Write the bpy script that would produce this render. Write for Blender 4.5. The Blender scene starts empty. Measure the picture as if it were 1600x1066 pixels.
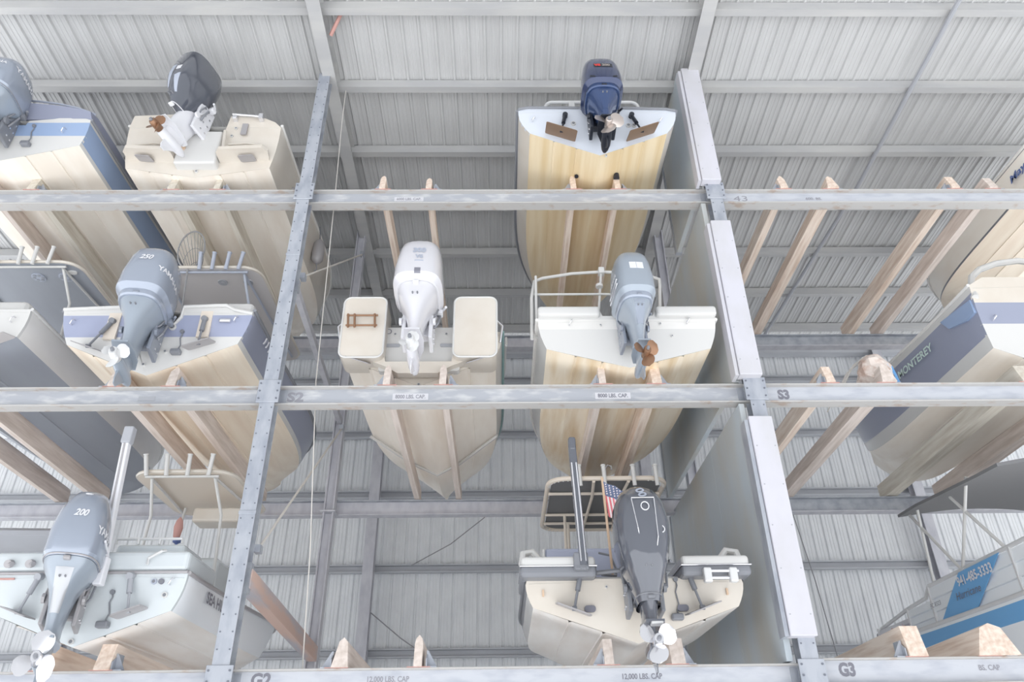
import bpy, bmesh, math, random
from mathutils import Vector, Matrix
from mathutils.bvhtree import BVHTree
random.seed(4)
PI = math.pi
scene = bpy.context.scene
COL = scene.collection

# ------------------------------------------------------------------ camera
F_PX, PITCH, YAW, ROLL = 1165.24, .544529, .0179618, -.0135894
cd = bpy.data.cameras.new('camera'); cam = bpy.data.objects.new('camera', cd); COL.objects.link(cam)
cd.sensor_fit = 'HORIZONTAL'; cd.sensor_width = 36.0; cd.lens = 36.0 * F_PX / 1600.0
cd.clip_start = .05; cd.clip_end = 500
fw = Vector((math.sin(YAW) * math.cos(PITCH), math.cos(YAW) * math.cos(PITCH), math.sin(PITCH)))
rt = Vector((math.cos(YAW), -math.sin(YAW), 0)); up = rt.cross(fw)
rt, up = (rt * math.cos(ROLL) + up * math.sin(ROLL)), (up * math.cos(ROLL) - rt * math.sin(ROLL))
m = Matrix((rt, up, -fw)).transposed().to_4x4(); m.translation = Vector((-.18154, -9.7609, 1.6))
cam.matrix_world = m
scene.camera = cam

# ------------------------------------------------------------------ sky, sun, exposure
w = bpy.data.worlds.new('sky'); scene.world = w; w.use_nodes = True
bg = w.node_tree.nodes['Background']; bg.inputs[0].default_value = (.93, .96, 1.0, 1); bg.inputs[1].default_value = .8
sd = bpy.data.lights.new('sun', 'SUN'); sd.energy = 6.0; sd.angle = math.radians(1.0); sd.color = (1, .985, .97)
sun = bpy.data.objects.new('sun', sd); COL.objects.link(sun)
sun.rotation_euler = (math.radians(12), 0, math.radians(4)); sun.location = (0, -20, 40)   # high sun, behind the camera
vs = scene.view_settings
vs.view_transform = 'Standard'; vs.look = 'None'; vs.gamma = 1.0; vs.use_curve_mapping = False
vs.exposure = 0.28
scene.cycles.max_bounces = 14; scene.cycles.diffuse_bounces = 9   # light keeps bouncing deep into the shed

# ------------------------------------------------------------------ materials
def s2l(c):
    c = c / 255.0
    return c / 12.92 if c <= .04045 else ((c + .055) / 1.055) ** 2.4
def rgb(c): return (s2l(c[0]), s2l(c[1]), s2l(c[2]), 1)
MATS = {}
def mat(name, col, rough=.5, metal=0.0, col2=None, scale=(4, 4, 4), amount=.5, lo=.4, hi=.65, bump=0.0, spec=.5, emit=0, coat=0.0, detail=5):
    """Principled material whose colour wanders between col and col2 through stretched noise."""
    mt = bpy.data.materials.new(name); mt.use_nodes = True; MATS[name] = mt
    nt = mt.node_tree; b = nt.nodes['Principled BSDF']
    b.inputs['Base Color'].default_value = rgb(col); b.inputs['Roughness'].default_value = rough
    b.inputs['Metallic'].default_value = metal; b.inputs['Specular IOR Level'].default_value = spec
    b.inputs['Coat Weight'].default_value = coat
    if col2 or bump:
        tc = nt.nodes.new('ShaderNodeTexCoord'); mp = nt.nodes.new('ShaderNodeMapping')
        mp.inputs['Scale'].default_value = scale
        nz = nt.nodes.new('ShaderNodeTexNoise'); nz.inputs['Scale'].default_value = 1.0; nz.inputs['Detail'].default_value = detail
        nt.links.new(tc.outputs['Object'], mp.inputs[0]); nt.links.new(mp.outputs[0], nz.inputs['Vector'])
        if col2:
            rp = nt.nodes.new('ShaderNodeValToRGB')
            rp.color_ramp.elements[0].position = lo; rp.color_ramp.elements[1].position = hi
            a, c = rgb(col), rgb(col2)
            rp.color_ramp.elements[0].color = a
            rp.color_ramp.elements[1].color = tuple(a[i] * (1 - amount) + c[i] * amount for i in range(3)) + (1,)
            nt.links.new(nz.outputs['Fac'], rp.inputs[0]); nt.links.new(rp.outputs[0], b.inputs['Base Color'])
        if bump:
            bp = nt.nodes.new('ShaderNodeBump'); bp.inputs['Strength'].default_value = bump; bp.inputs['Distance'].default_value = .01
            nt.links.new(nz.outputs['Fac'], bp.inputs['Height']); nt.links.new(bp.outputs[0], b.inputs['Normal'])
    return mt
mat('ground', (224, 227, 230), .9, col2=(212, 214, 216), scale=(.6, .6, .6), amount=.8, bump=.2)
mat('roof', (194, 194, 194), .5, col2=(185, 185, 185), scale=(1.5, .6, 1.5), amount=.7)
mat('wallsheet', (226, 228, 230), .5, col2=(216, 218, 221), scale=(1.5, 1.5, .5), amount=.7)
mat('purlin', (176, 176, 177), .5, col2=(194, 193, 190), scale=(.8, 3, 3), amount=.6)
mat('girt', (186, 188, 193), .6, col2=(174, 176, 181), scale=(1, 3, 3), amount=.6)
mat('darksteel', (196, 196, 202), .5, .0, col2=(176, 176, 185), scale=(6, 6, 3), amount=.7)
mat('galv', (178, 182, 190), .42, .25, col2=(156, 161, 172), scale=(7, 7, 3), amount=.9, bump=.05)
mat('galvdim', (178, 182, 188), .5, .2, col2=(152, 156, 166), scale=(5, 5, 5), amount=.9)
mat('beam', (178, 181, 188), .45, .15, col2=(206, 207, 209), scale=(2.6, 7, 9), amount=1, lo=.48, hi=.66)
mat('beampale', (198, 201, 208), .45, .1, col2=(180, 184, 194), scale=(2.6, 7, 9), amount=1, lo=.45, hi=.7)
mat('rustflange', (184, 182, 180), .7, 0, col2=(168, 150, 137), scale=(5, 9, 9), amount=.8, lo=.56, hi=.70, bump=.2)
mat('bolt', (120, 124, 134), .5, .3)
mat('panelwhite', (205, 204, 212), .5, col2=(197, 196, 200), scale=(2, 2, 1.2), amount=.9)
mat('partition', (184, 193, 200), .55, col2=(186, 184, 177), scale=(1.2, .8, .35), amount=1, lo=.42, hi=.66)
mat('wood', (238, 222, 208), .75, col2=(214, 190, 172), scale=(16, 1.3, 16), amount=1, lo=.38, hi=.66, bump=.35)
mat('woodgrey', (228, 216, 208), .8, col2=(204, 190, 180), scale=(14, 1.2, 14), amount=1, lo=.38, hi=.66, bump=.35)
mat('woodgreen', (218, 212, 200), .8, col2=(198, 188, 174), scale=(14, 1.2, 14), amount=1, lo=.38, hi=.66, bump=.35)
mat('gel', (208, 207, 205), .25, coat=.2)
mat('gelcream', (212, 205, 195), .28, col2=(205, 196, 184), scale=(2, 2, 2), amount=.8, coat=.2)
mat('sideboat', (238, 242, 246), .35)  # white gelcoat with its colour lightened to offset shade on boat sides
mat('creamside', (246, 241, 232), .35, col2=(238, 230, 218), scale=(2, .6, 2), amount=.8)
mat('gelcool', (206, 212, 215), .25, coat=.2)
mat('tan', (243, 231, 213), .5, col2=(230, 213, 193), scale=(5, .5, 3), amount=.9, lo=.4, hi=.68)
mat('tanstain', (246, 234, 214), .5, col2=(220, 194, 154), scale=(5, .5, 3), amount=.9, lo=.42, hi=.7)
mat('tangold', (228, 211, 180), .5, col2=(214, 190, 148), scale=(6, .35, 3), amount=.9, lo=.4, hi=.66)
mat('creambottom', (246, 239, 229), .5, col2=(236, 226, 213), scale=(3, .6, 3), amount=.9)
mat('greybottom', (242, 239, 235), .5, col2=(232, 225, 218), scale=(3, .6, 3), amount=.9)
mat('sidegrey', (224, 222, 219), .4, col2=(214, 212, 208), scale=(2, .6, 2), amount=.8)
mat('navy', (158, 164, 188), .28, col2=(150, 156, 180), scale=(2, 1, 2), amount=.8, coat=.3)
mat('navydeep', (156, 161, 170), .5, col2=(148, 152, 162), scale=(2, .6, 2), amount=.8)
mat('navybright', (148, 168, 200), .25, coat=.3)
mat('navyside', (148, 153, 172), .35, coat=.2)
mat('rubblack', (136, 138, 144), .5)
mat('black', (128, 130, 136), .4)
mat('canvasnavy', (138, 142, 160), .85, bump=.15, scale=(8, 8, 8))
mat('canvasblack', (120, 120, 122), .9, bump=.15, scale=(8, 8, 8))
mat('yamaha', (158, 166, 180), .2, .25, coat=.5)
mat('yamahagrey', (156, 165, 176), .3, .2, coat=.4)
mat('yamahadark', (140, 146, 158), .3, .2, coat=.3)
mat('enginewhite', (212, 211, 216), .22, coat=.4)
mat('enginepearl', (222, 222, 226), .3, coat=.3)
mat('engineblack', (92, 95, 104), .06, .1, coat=.9)
mat('n11cowl', (46, 58, 92), .22, .3, coat=.7)
mat('n11leg', (52, 72, 112), .25, .3, coat=.6)
mat('n11dark', (34, 38, 48), .4)
mat('n11chrome', (196, 186, 180), .28, .85)
mat('n11tab', (132, 108, 88), .5)
mat('n11white', (208, 213, 222), .3, coat=.2)
mat('silverleg', (190, 192, 196), .3, .3)
mat('red', (214, 62, 60), .5)
mat('bronze', (150, 116, 92), .35, .6)
mat('steel', (226, 226, 230), .2, .85)
mat('alu', (222, 222, 222), .35, .3)
mat('plasticgrey', (168, 170, 176), .5)
mat('ink', (152, 152, 160), .7)
mat('inkdark', (128, 128, 138), .7)
mat('decalwhite', (226, 226, 230), .4)
mat('decalgrey', (176, 182, 196), .4)
mat('decalblue', (92, 110, 160), .4)
mat('tag', (210, 210, 215), .6)
mat('teal', (138, 168, 168), .4)
mat('mint', (206, 226, 218), .4)
mat('tarpblue', (104, 160, 214), .6)
mat('bannerblue', (112, 172, 222), .4)
mat('flagred', (222, 122, 130), .8)
mat('flagwhite', (240, 230, 230), .8)
mat('flagblue', (110, 122, 152), .8)
mat('cushion', (170, 175, 194), .7)
mat('rope', (214, 210, 204), .8)
mat('wire', (146, 146, 150), .6)
mat('rustbeam', (206, 178, 166), .7, col2=(178, 178, 186), scale=(3, .7, 3), amount=1, lo=.42, hi=.62)
mat('redrust', (196, 150, 142), .7)
mat('cork2', (226, 214, 206), .8, col2=(190, 162, 148), scale=(7, 7, 7), amount=.9, lo=.45, hi=.62, bump=.3)
mat('cork', (214, 186, 160), .8)
mat('tabgrey', (168, 165, 167), .4, .2)
mat('ttoptan', (222, 211, 198), .6)
mat('ttopgrey', (204, 200, 200), .5)
mat('netblack', (150, 150, 152), .7)

# ------------------------------------------------------------------ geometry helpers: each returns (verts, faces)
def join(*gs):
    V, Fc = [], []
    for v, f in gs:
        o = len(V); V += [tuple(p) for p in v]; Fc += [tuple(i + o for i in q) for q in f]
    return V, Fc
def box(x0, x1, y0, y1, z0, z1):
    v = [(x, y, z) for x in (x0, x1) for y in (y0, y1) for z in (z0, z1)]
    return v, [(0, 1, 3, 2), (4, 6, 7, 5), (0, 4, 5, 1), (2, 3, 7, 6), (0, 2, 6, 4), (1, 5, 7, 3)]
def rbox(x0, x1, y0, y1, z0, z1, r=.02, seg=2):
    bm = bmesh.new(); v, f = box(x0, x1, y0, y1, z0, z1)
    vs_ = [bm.verts.new(p) for p in v]
    for q in f: bm.faces.new([vs_[i] for i in q])
    bmesh.ops.recalc_face_normals(bm, faces=bm.faces)
    bmesh.ops.bevel(bm, geom=list(bm.edges), offset=r, segments=seg, profile=.5, affect='EDGES')
    return from_bm(bm)
def from_bm(bm):
    bm.verts.index_update()
    out = [tuple(v.co) for v in bm.verts], [tuple(v.index for v in f.verts) for f in bm.faces]
    bm.free(); return out
def loft(secs, cap=True, closed=True):
    V = []; Fc = []; n = len(secs[0])
    for s in secs: V += [tuple(p) for p in s]
    for i in range(len(secs) - 1):
        for j in range(n if closed else n - 1):
            k = (j + 1) % n
            Fc.append((i * n + j, i * n + k, (i + 1) * n + k, (i + 1) * n + j))
    if cap and closed:
        Fc.append(tuple(range(n - 1, -1, -1))); Fc.append(tuple(range((len(secs) - 1) * n, len(secs) * n)))
    return V, Fc
def prism(poly, a, b, axis='x'):
    """extrude a closed 2D polygon along an axis: x -> poly (y,z); y -> poly (x,z); z -> poly (x,y)"""
    def P(u, v, t): return (t, u, v) if axis == 'x' else ((u, t, v) if axis == 'y' else (u, v, t))
    return loft([[P(u, v, a) for u, v in poly], [P(u, v, b) for u, v in poly]])
def tube(path, r, n=8, closed=False):
    pts = [Vector(p) for p in path]; secs = []; N = len(pts)
    t0 = (pts[1] - pts[0]).normalized(); ref = Vector((0, 0, 1)) if abs(t0.z) < .9 else Vector((1, 0, 0))
    u = t0.cross(ref).normalized()
    for i, p in enumerate(pts):
        if closed: t = (pts[(i + 1) % N] - pts[i - 1]).normalized()
        else: t = (pts[min(i + 1, N - 1)] - pts[max(i - 1, 0)]).normalized()
        u = (u - t * u.dot(t)).normalized(); v = t.cross(u)
        rr = r[i] if isinstance(r, (list, tuple)) else r
        secs.append([p + (u * math.cos(2 * PI * k / n) + v * math.sin(2 * PI * k / n)) * rr for k in range(n)])
    if closed: secs.append(secs[0])
    return loft(secs, cap=not closed)
def rod(a, b, r, n=8): return tube([a, b], r, n)
def disc(c, axis, r, h, n=12):
    a = Vector(axis).normalized(); return rod(Vector(c) - a * h / 2, Vector(c) + a * h / 2, r, n)
def lathe(prof, c=(0, 0, 0), axis='z', n=16):
    secs = []
    for t, r in prof:
        r = max(r, 1e-4)
        ring = []
        for k in range(n):
            a = 2 * PI * k / n; x, y = r * math.cos(a), r * math.sin(a)
            p = (x, y, t) if axis == 'z' else ((x, t, -y) if axis == 'y' else (t, x, y))
            ring.append((p[0] + c[0], p[1] + c[1], p[2] + c[2]))
        secs.append(ring)
    return loft(secs)
def superell(z, cx, cy, hx, hy, n=2.5, k=28):
    out = []
    for i in range(k):
        a = 2 * PI * i / k; c, s = math.cos(a), math.sin(a)
        out.append((cx + hx * math.copysign(abs(c) ** (2 / n), c), cy + hy * math.copysign(abs(s) ** (2 / n), s), z))
    return out
def rrect(x0, x1, y0, y1, r, seg=5):
    pts = []
    for cx, cy, a0 in ((x1 - r, y1 - r, 0), (x0 + r, y1 - r, PI / 2), (x0 + r, y0 + r, PI), (x1 - r, y0 + r, 1.5 * PI)):
        for k in range(seg + 1):
            a = a0 + PI / 2 * k / seg; pts.append((cx + r * math.cos(a), cy + r * math.sin(a)))
    return pts
def ibeam(h, wd, tf=.025, tw=.014):
    """I-section polygon (u across, v up from -h to 0)"""
    a, b = wd / 2, tw / 2
    return [(-a, 0), (-a, -tf), (-b, -tf), (-b, -h + tf), (-a, -h + tf), (-a, -h), (a, -h), (a, -h + tf), (b, -h + tf), (b, -tf), (a, -tf), (a, 0)]
def islands(geo):
    """split a geometry into its connected pieces"""
    V, Fc = geo; par = list(range(len(V)))
    def find(a):
        while par[a] != a: par[a] = par[par[a]]; a = par[a]
        return a
    for f in Fc:
        for i in f[1:]: par[find(i)] = find(f[0])
    out = {}
    for f in Fc: out.setdefault(find(f[0]), []).append(f)
    res = []
    for fs in out.values():
        ids = sorted({i for f in fs for i in f}); mp = {i: k for k, i in enumerate(ids)}
        res.append(([V[i] for i in ids], [tuple(mp[i] for i in f) for f in fs]))
    return res
def mk(name, geo, material, parent=None, smooth=False, label=None):
    me = geo if isinstance(geo, bpy.types.Mesh) else None
    if me is None:
        me = bpy.data.meshes.new(name); me.from_pydata([tuple(p) for p in geo[0]], [], geo[1])
        bm = bmesh.new(); bm.from_mesh(me); bmesh.ops.remove_doubles(bm, verts=bm.verts, dist=1e-5)
        bmesh.ops.recalc_face_normals(bm, faces=bm.faces); bm.to_mesh(me); bm.free()
        if smooth:
            me.shade_smooth()
            me.set_sharp_from_angle(angle=math.radians(smooth if smooth is not True else 40))
        me.materials.append(MATS[material])
    o = bpy.data.objects.new(name, me); COL.objects.link(o)
    if parent: o.parent = parent
    if label: o['label'] = label
    return o
def tag(o, label, cat, group=None):
    o['label'] = label; o['category'] = cat
    if group: o['group'] = group
    return o
def thing(name, label, cat, loc=(0, 0, 0), rz=0.0, group=None):
    o = bpy.data.objects.new(name, None); COL.objects.link(o); o.empty_display_size = .2
    o.location = loc; o.rotation_euler = (0, 0, rz)
    return tag(o, label, cat, group)
def struct(o): o['kind'] = 'structure'; return o
def text(s, size, material, parent, o, right, upv, name='lettering', target=None, ray=None, bold=0.0, shear=0.0, off=.006, width=None, align='CENTER'):
    """flat print: mesh letters at o along right / upv; optionally wrapped on a curved surface along a ray direction"""
    cu = bpy.data.curves.new('t', 'FONT'); cu.body = s; cu.size = size; cu.align_x = align; cu.align_y = 'CENTER'
    cu.offset = bold; cu.shear = shear; cu.resolution_u = 3
    to = bpy.data.objects.new('t', cu); COL.objects.link(to)
    dg = bpy.context.evaluated_depsgraph_get(); me = bpy.data.meshes.new_from_object(to.evaluated_get(dg))
    bpy.data.objects.remove(to); bpy.data.curves.remove(cu)
    R, U = Vector(right).normalized(), Vector(upv).normalized(); N = R.cross(U); O = Vector(o)
    xs = [v.co.x for v in me.vertices]; sx = width / (max(xs) - min(xs)) if width else 1
    bm = bmesh.new(); bm.from_mesh(me); bpy.data.meshes.remove(me)
    if target is not None:
        bmesh.ops.triangulate(bm, faces=bm.faces)
    bv = None
    if target is not None:
        bv = BVHTree.FromPolygons([v.co for v in target.data.vertices], [tuple(p.vertices) for p in target.data.polygons])
    rd = Vector(ray).normalized() if ray else -N
    for v in bm.verts:
        p = O + R * v.co.x * sx + U * v.co.y
        if bv:
            h = bv.ray_cast(p - rd * 2, rd)
            if h[0] is not None: p = h[0] - rd * off
        else: p = p + N * off
        v.co = p
    me = bpy.data.meshes.new(name); bm.to_mesh(me); bm.free(); me.materials.append(MATS[material])
    ob = bpy.data.objects.new(name, me); COL.objects.link(ob); ob.parent = parent
    return ob

def patch(name, wd, ht, material, parent, o, target, right=(1, 0, 0), upv=(0, 0, 1), ray=(0, 1, 0), off=.004, taper=1.0, label=None):
    """a thin sticker or panel wrapped on a curved surface"""
    bv = BVHTree.FromPolygons([v.co for v in target.data.vertices], [tuple(p.vertices) for p in target.data.polygons])
    R_, U_, D = Vector(right).normalized(), Vector(upv).normalized(), Vector(ray).normalized(); nx, ny = 8, 8
    rows = []
    for j in range(ny + 1):
        row = []
        k = taper + (1 - taper) * j / ny
        for i in range(nx + 1):
            p = Vector(o) + R_ * (i / nx - .5) * wd * k + U_ * (j / ny - .5) * ht
            h_ = bv.ray_cast(p - D * 2, D)
            row.append(h_[0] - D * off if h_[0] is not None else p)
        rows.append(row)
    back = [[p + D * off * 1.5 for p in row] for row in rows]
    A, Bk = loft(rows, closed=False), loft([r for r in back], closed=False)
    n = nx + 1; V = A[0] + Bk[0]; Fc = list(A[1]) + [tuple(i + len(A[0]) for i in reversed(f)) for f in Bk[1]]
    rim = [i for i in range(n)] + [j * n + nx for j in range(1, ny + 1)] + [ny * n + i for i in range(nx - 1, -1, -1)] + [j * n for j in range(ny - 1, 0, -1)]
    for q in range(len(rim)):
        a_, b_ = rim[q], rim[(q + 1) % len(rim)]; Fc.append((a_, b_, b_ + len(A[0]), a_ + len(A[0])))
    return mk(name, (V, Fc), material, parent, smooth=50, label=label)

LV = [2.895, 6.706, 10.517]      # tops of the rack beams
def roofz(y): return 12.9 + .06 * (9 - y)

# ------------------------------------------------------------------ the building
g = struct(mk('floor', box(-60, 60, -60, 30, -.3, 0), 'ground'))
ceil = bpy.data.objects.new('ceiling', None); COL.objects.link(ceil); struct(ceil)
def ribbed(wd, l0, l1, flip=1):
    """one ribbed sheet, profile in (x, h), extruded l0..l1"""
    prof = []
    for k in range(3):
        b = k * wd / 3
        prof += [(b, 0), (b + .025, .034), (b + .055, .034), (b + .08, 0), (b + .135, 0), (b + .145, .007), (b + .165, .007), (b + .175, 0), (b + .215, 0), (b + .225, .007), (b + .245, .007), (b + .255, 0)]
    prof.append((wd, 0))
    V = []; Fc = []
    n = len(prof)
    for t in (l0, l1): V += [(x, t, -h * flip) for x, h in prof]
    for i in range(n - 1): Fc.append((i, i + 1, n + i + 1, n + i))
    return V, Fc
PW = .9144
rp = None
for k in range(31):
    x = -13.6 + k * PW
    if rp is None: rp = mk('roof_panel', ribbed(PW, -12.7, 0), 'roof', ceil); o = rp
    else: o = mk('roof_panel', rp.data, None, ceil)
    o.location = (x, 9.05, roofz(9.05) + .235); o.rotation_euler = (math.atan(-.06), 0, 0)
PUR = [(-.04, .2), (.04, .2), (.04, .19), (-.028, .19), (-.028, .012), (.05, .012), (.05, 0), (-.04, 0)]
for k in range(8):
    y = -3.06 + k * 1.64
    z = roofz(y)
    mk('purlin', prism([(u * 1.6 + y, v + z) for u, v in PUR], -13.5, 14.5, 'x'), 'purlin', ceil)
for x in (-3.42, 3.52):
    def sec(y): return [(x + u, y, roofz(y) + .17 + v) for u, v in ibeam(.34, .24)]
    mk('rafter', loft([sec(-3.4), sec(9)]), 'purlin', ceil)
mk('eave_beam', box(-13.5, 14.5, 8.7, 8.95, 12.35, 12.88), 'girt', ceil)
mk('conduit', tube([(7.95, -3.4, 13.56), (7.9, 3, 13.22), (7.45, 8.5, 12.84)], .045), 'plasticgrey', ceil)
mk('clip', rod((-3.25, -1.0, 13.42), (-2.98, -1.35, 13.72), .035), 'redrust', ceil, label='rusty red clip on the roof beam')

wb = bpy.data.objects.new('wall_back', None); COL.objects.link(wb); struct(wb)
wp = None
for k in range(31):
    x = -13.6 + k * PW
    if wp is None: wp = mk('wall_panel', ribbed(PW, 0, 12.7), 'wallsheet', wb); o = wp
    else: o = mk('wall_panel', wp.data, None, wb)
    o.location = (x, 9.08, 0); o.rotation_euler = (PI / 2, 0, 0)
GIRT = [(-.1, 0), (.04, 0), (.04, .2), (-.1, .2), (-.1, .17), (.02, .17), (.02, .03), (-.1, .03)]
for z in (2.3, 4.3, 6.25, 8.15, 9.85, 11.5):
    mk('girt', prism([(u + 8.95, v + z) for u, v in GIRT], -13.5, 14.5, 'x'), 'girt', wb)
for x in (-3.42, 3.6, 10.6, -10.4):
    mk('column', prism([(v, u) for u, v in [(a + 0, b + x) for a, b in [(p[1] + 8.82 + 0, p[0]) for p in ibeam(.26, .26)]]], 0, 12.6, 'z'), 'darksteel', wb)
for i, (a, b) in enumerate((((-3.3, 8.8, 5.3), (-1.9, 8.8, 4.3)), ((-2.4, 8.8, 6.4), (-.6, 8.8, 7.6)), ((1.1, 8.8, 9.4), (2.6, 8.8, 8.2)), ((7.2, 8.7, 8.0), (7.6, 8.7, 4.0)))):
    a, b = Vector(a), Vector(b); mid = (a + b) / 2 + Vector((.05, 0, -.08))
    mk('brace_wire', tube([a, mid, b], .014, 5), 'wire', wb)

# partition of white sheets between the middle and the right-hand bay
pt = bpy.data.objects.new('wall_partition', None); COL.objects.link(pt); struct(pt)
for z0, z1, y1 in ((0, LV[0] - .34, 5.0), (LV[0] + .02, LV[1] - .34, 5.0), (LV[1] + .02, LV[2] - .34, 5.0), (LV[2] + .02, 13.5, 1.7)):
    n = 3 if y1 > 3 else 1
    for k in range(n):
        a = -.12 + (y1 + .12) * k / n; b = -.12 + (y1 + .12) * (k + 1) / n
        mk('partition_sheet', rbox(3.25, 3.33, a, b - .004, z0, z1, .004, 1), 'partition', pt)
    mk('edge_post', box(3.24, 3.36, y1, y1 + .1, z0, z1), 'galvdim', pt)
CAPS = [(13.35, 10.5), (9.6, 6.72), (6.06, 3.16)]
for z1, z0 in CAPS:
    mk('edge_cover', rbox(3.27, 3.6, -.36, -.18, z0, z1, .012, 2), 'panelwhite', pt)
    mk('side_strip', box(3.21, 3.262, -.33, -.12, z0, z1 - .05), 'galv' if z0 < 4 else 'panelwhite', pt)
    scr = [disc((xx, -.362, z0 + .25 + k * .55), (0, 1, 0), .009, .006, 6) for xx in (3.31, 3.56) for k in range(6) if z0 + .3 + k * .55 < z1]
    mk('screws', join(*scr), 'plasticgrey', pt)['kind'] = 'stuff'

# ------------------------------------------------------------------ rack posts and beams
def front_post(x, z1, label):
    t = thing('rack_post', label, 'post', (x, -.12, 0), group='steel posts of the boat rack')
    mk('flange', box(-.105, .105, -.1, -.082, 0, z1), 'galv', t)
    mk('web', box(-.008, .008, -.082, .08, 0, z1), 'galvdim', t)
    mk('flange', box(-.105, .105, .08, .098, 0, z1), 'galvdim', t)
    holes = []
    for k in range(int(z1 / .2)):
        for s in (-1, 1): holes.append(disc((s * .075, -.102, .1 + k * .2), (0, 1, 0), .011, .006, 6))
    mk('bolt_holes', join(*holes), 'bolt', t)['kind'] = 'stuff'
    for L in LV:
        pl = mk('splice_plate', rbox(-.16, .16, -.118, -.1, L - .33, L + .03, .006, 1), 'galv', t)
        mk('bolts', join(*[disc((sx * .125, -.122, L - .27 + k * .12), (0, 1, 0), .014, .014, 6) for sx in (-1, 1) for k in range(3)]), 'bolt', pl)['kind'] = 'stuff'
    for z in (1.0, 4.75, 9.0):
        if x < 0: mk('joint_clip', rbox(-.115, .115, -.112, -.1, z + .0, z + .05, .005, 1), 'galv', t)
    return t
front_post(-3.5, 13.36, 'tall galvanised rack post with bolt holes standing clear at the left')
front_post(3.5, 13.36, 'galvanised rack post mostly hidden behind the white partition covers')
def rear_post(x, label):
    t = thing('rack_post', label, 'post', (x, 4.3, 0), group='steel posts of the boat rack')
    mk('post', prism([(v + .1, u) for u, v in ibeam(.2, .2)] , 0, roofz(4.3) + .0, 'z'), 'darksteel', t)
    for L in (LV[1], LV[2]): mk('seat_plate', box(-.14, .14, -.16, .14, L - .47, L - .44), 'darksteel', t)
rear_post(-3.5, 'dark grey inner rack post behind the clear left front post')
rear_post(3.62, 'dark grey inner rack post at the far edge of the partition')
rear_post(10.8, 'dark grey inner rack post at the far right')

bays = [(-12.6, -3.52, 'left'), (-3.48, 3.48, 'middle'), (3.52, 12.6, 'right')]
lvn = ['lowest', 'middle', 'top']
BEAMS = {}
for li, L in enumerate(LV):
    for bi, (xa, xb, side) in enumerate(bays):
        top = L + (.055 if (li == 0 and bi == 2) else 0)
        t = thing('rack_beam', 'galvanised front rack beam of the %s level across the %s bay' % (lvn[li], side), 'beam', ((xa + xb) / 2, 0, top), group='front beams of the boat rack')
        hw = (xb - xa) / 2; h = .3; tf = .022
        mk('web', box(-hw, hw, -.012, .006, -h + tf, -tf), 'beampale' if bi == 2 or li == 0 else 'beam', t)
        mk('top_flange', rbox(-hw, hw, -.1, .1, -tf, 0, .004, 1), 'rustflange', t)
        mk('bottom_flange', rbox(-hw, hw, -.1, .1, -h, -h + tf, .004, 1), 'rustflange', t)
        for s in (-1, 1): mk('end_angle', box(s * (hw - .13) - .05, s * (hw - .13) + .05, -.024, -.012, -h + .04, -.04), 'galv', t)
        BEAMS[li, bi] = t
for li in (1, 2):
    for bi, (xa, xb, side) in enumerate(bays):
        t = thing('rack_beam', 'dark inner rack beam of the %s level behind the %s bay' % (lvn[li], side), 'beam', ((xa + xb) / 2, 4.6, LV[li] - .13), group='inner beams of the boat rack')
        hw = (xb - xa) / 2
        mk('web', box(-hw, hw, -.01, .008, -.28, -.02), 'darksteel' if bi < 2 else 'galvdim', t)
        mk('top_flange', box(-hw, hw, -.1, .1, -.02, 0), 'galvdim', t)
        mk('bottom_flange', box(-hw, hw, -.1, .1, -.3, -.28), 'darksteel', t)
def stencil(li, bi, X, s, size, mt='ink', plate=False, dz=-.15, bold=.0, wd=None):
    t = BEAMS[li, bi]; x = X - t.location.x
    if plate:
        wpl = wd + .08
        mk('label_plate', box(x - wpl / 2, x + wpl / 2, -.018, -.012, dz - size * .62, dz + size * .62), 'tag', t)
    text(s, size, mt, t, (x, -.0185 if plate else -.0125, dz), (1, 0, 0), (0, 0, 1), bold=bold, off=.003, width=wd)
stencil(2, 1, -1.75, '6000 LBS. CAP.', .075, 'ink', True, wd=.42, bold=.002)
stencil(2, 2, 5.27, '600. BS.', .075, 'ink', wd=.28, bold=.002)
stencil(2, 2, 4.0, '43', .17, 'ink', wd=.24)
stencil(1, 1, -1.5, '8000 LBS. CAP.', .085, 'ink', True, wd=.44, bold=.002)
stencil(1, 1, 1.46, '8000 LBS. CAP.', .085, 'inkdark', True, wd=.44, bold=.002)
mk('label_plate', box(-5.44 + 8.06, -5.2 + 8.06, -.018, -.012, -.19, -.12), 'plasticgrey', BEAMS[1, 0])
stencil(1, 1, -3.17, 'S2', .2, 'ink', wd=.24, bold=.008)
stencil(1, 2, 3.98, 'S3', .2, 'inkdark', wd=.17, bold=.01)
stencil(0, 1, -1.55, '12,000 LBS. CAP', .085, 'ink', dz=-.12, wd=.5, bold=.002)
stencil(0, 1, 1.5, '12,000 LBS. CAP', .085, 'inkdark', dz=-.12, wd=.48, bold=.002)
stencil(0, 1, -3.06, 'G2', .2, 'inkdark', dz=-.12, wd=.24, bold=.008)
stencil(0, 2, 4.0, 'G3', .2, 'inkdark', dz=-.13, wd=.2, bold=.01)
stencil(0, 2, 5.74, 'BS. CAP', .085, 'ink', dz=-.12, wd=.26, bold=.002)

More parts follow.
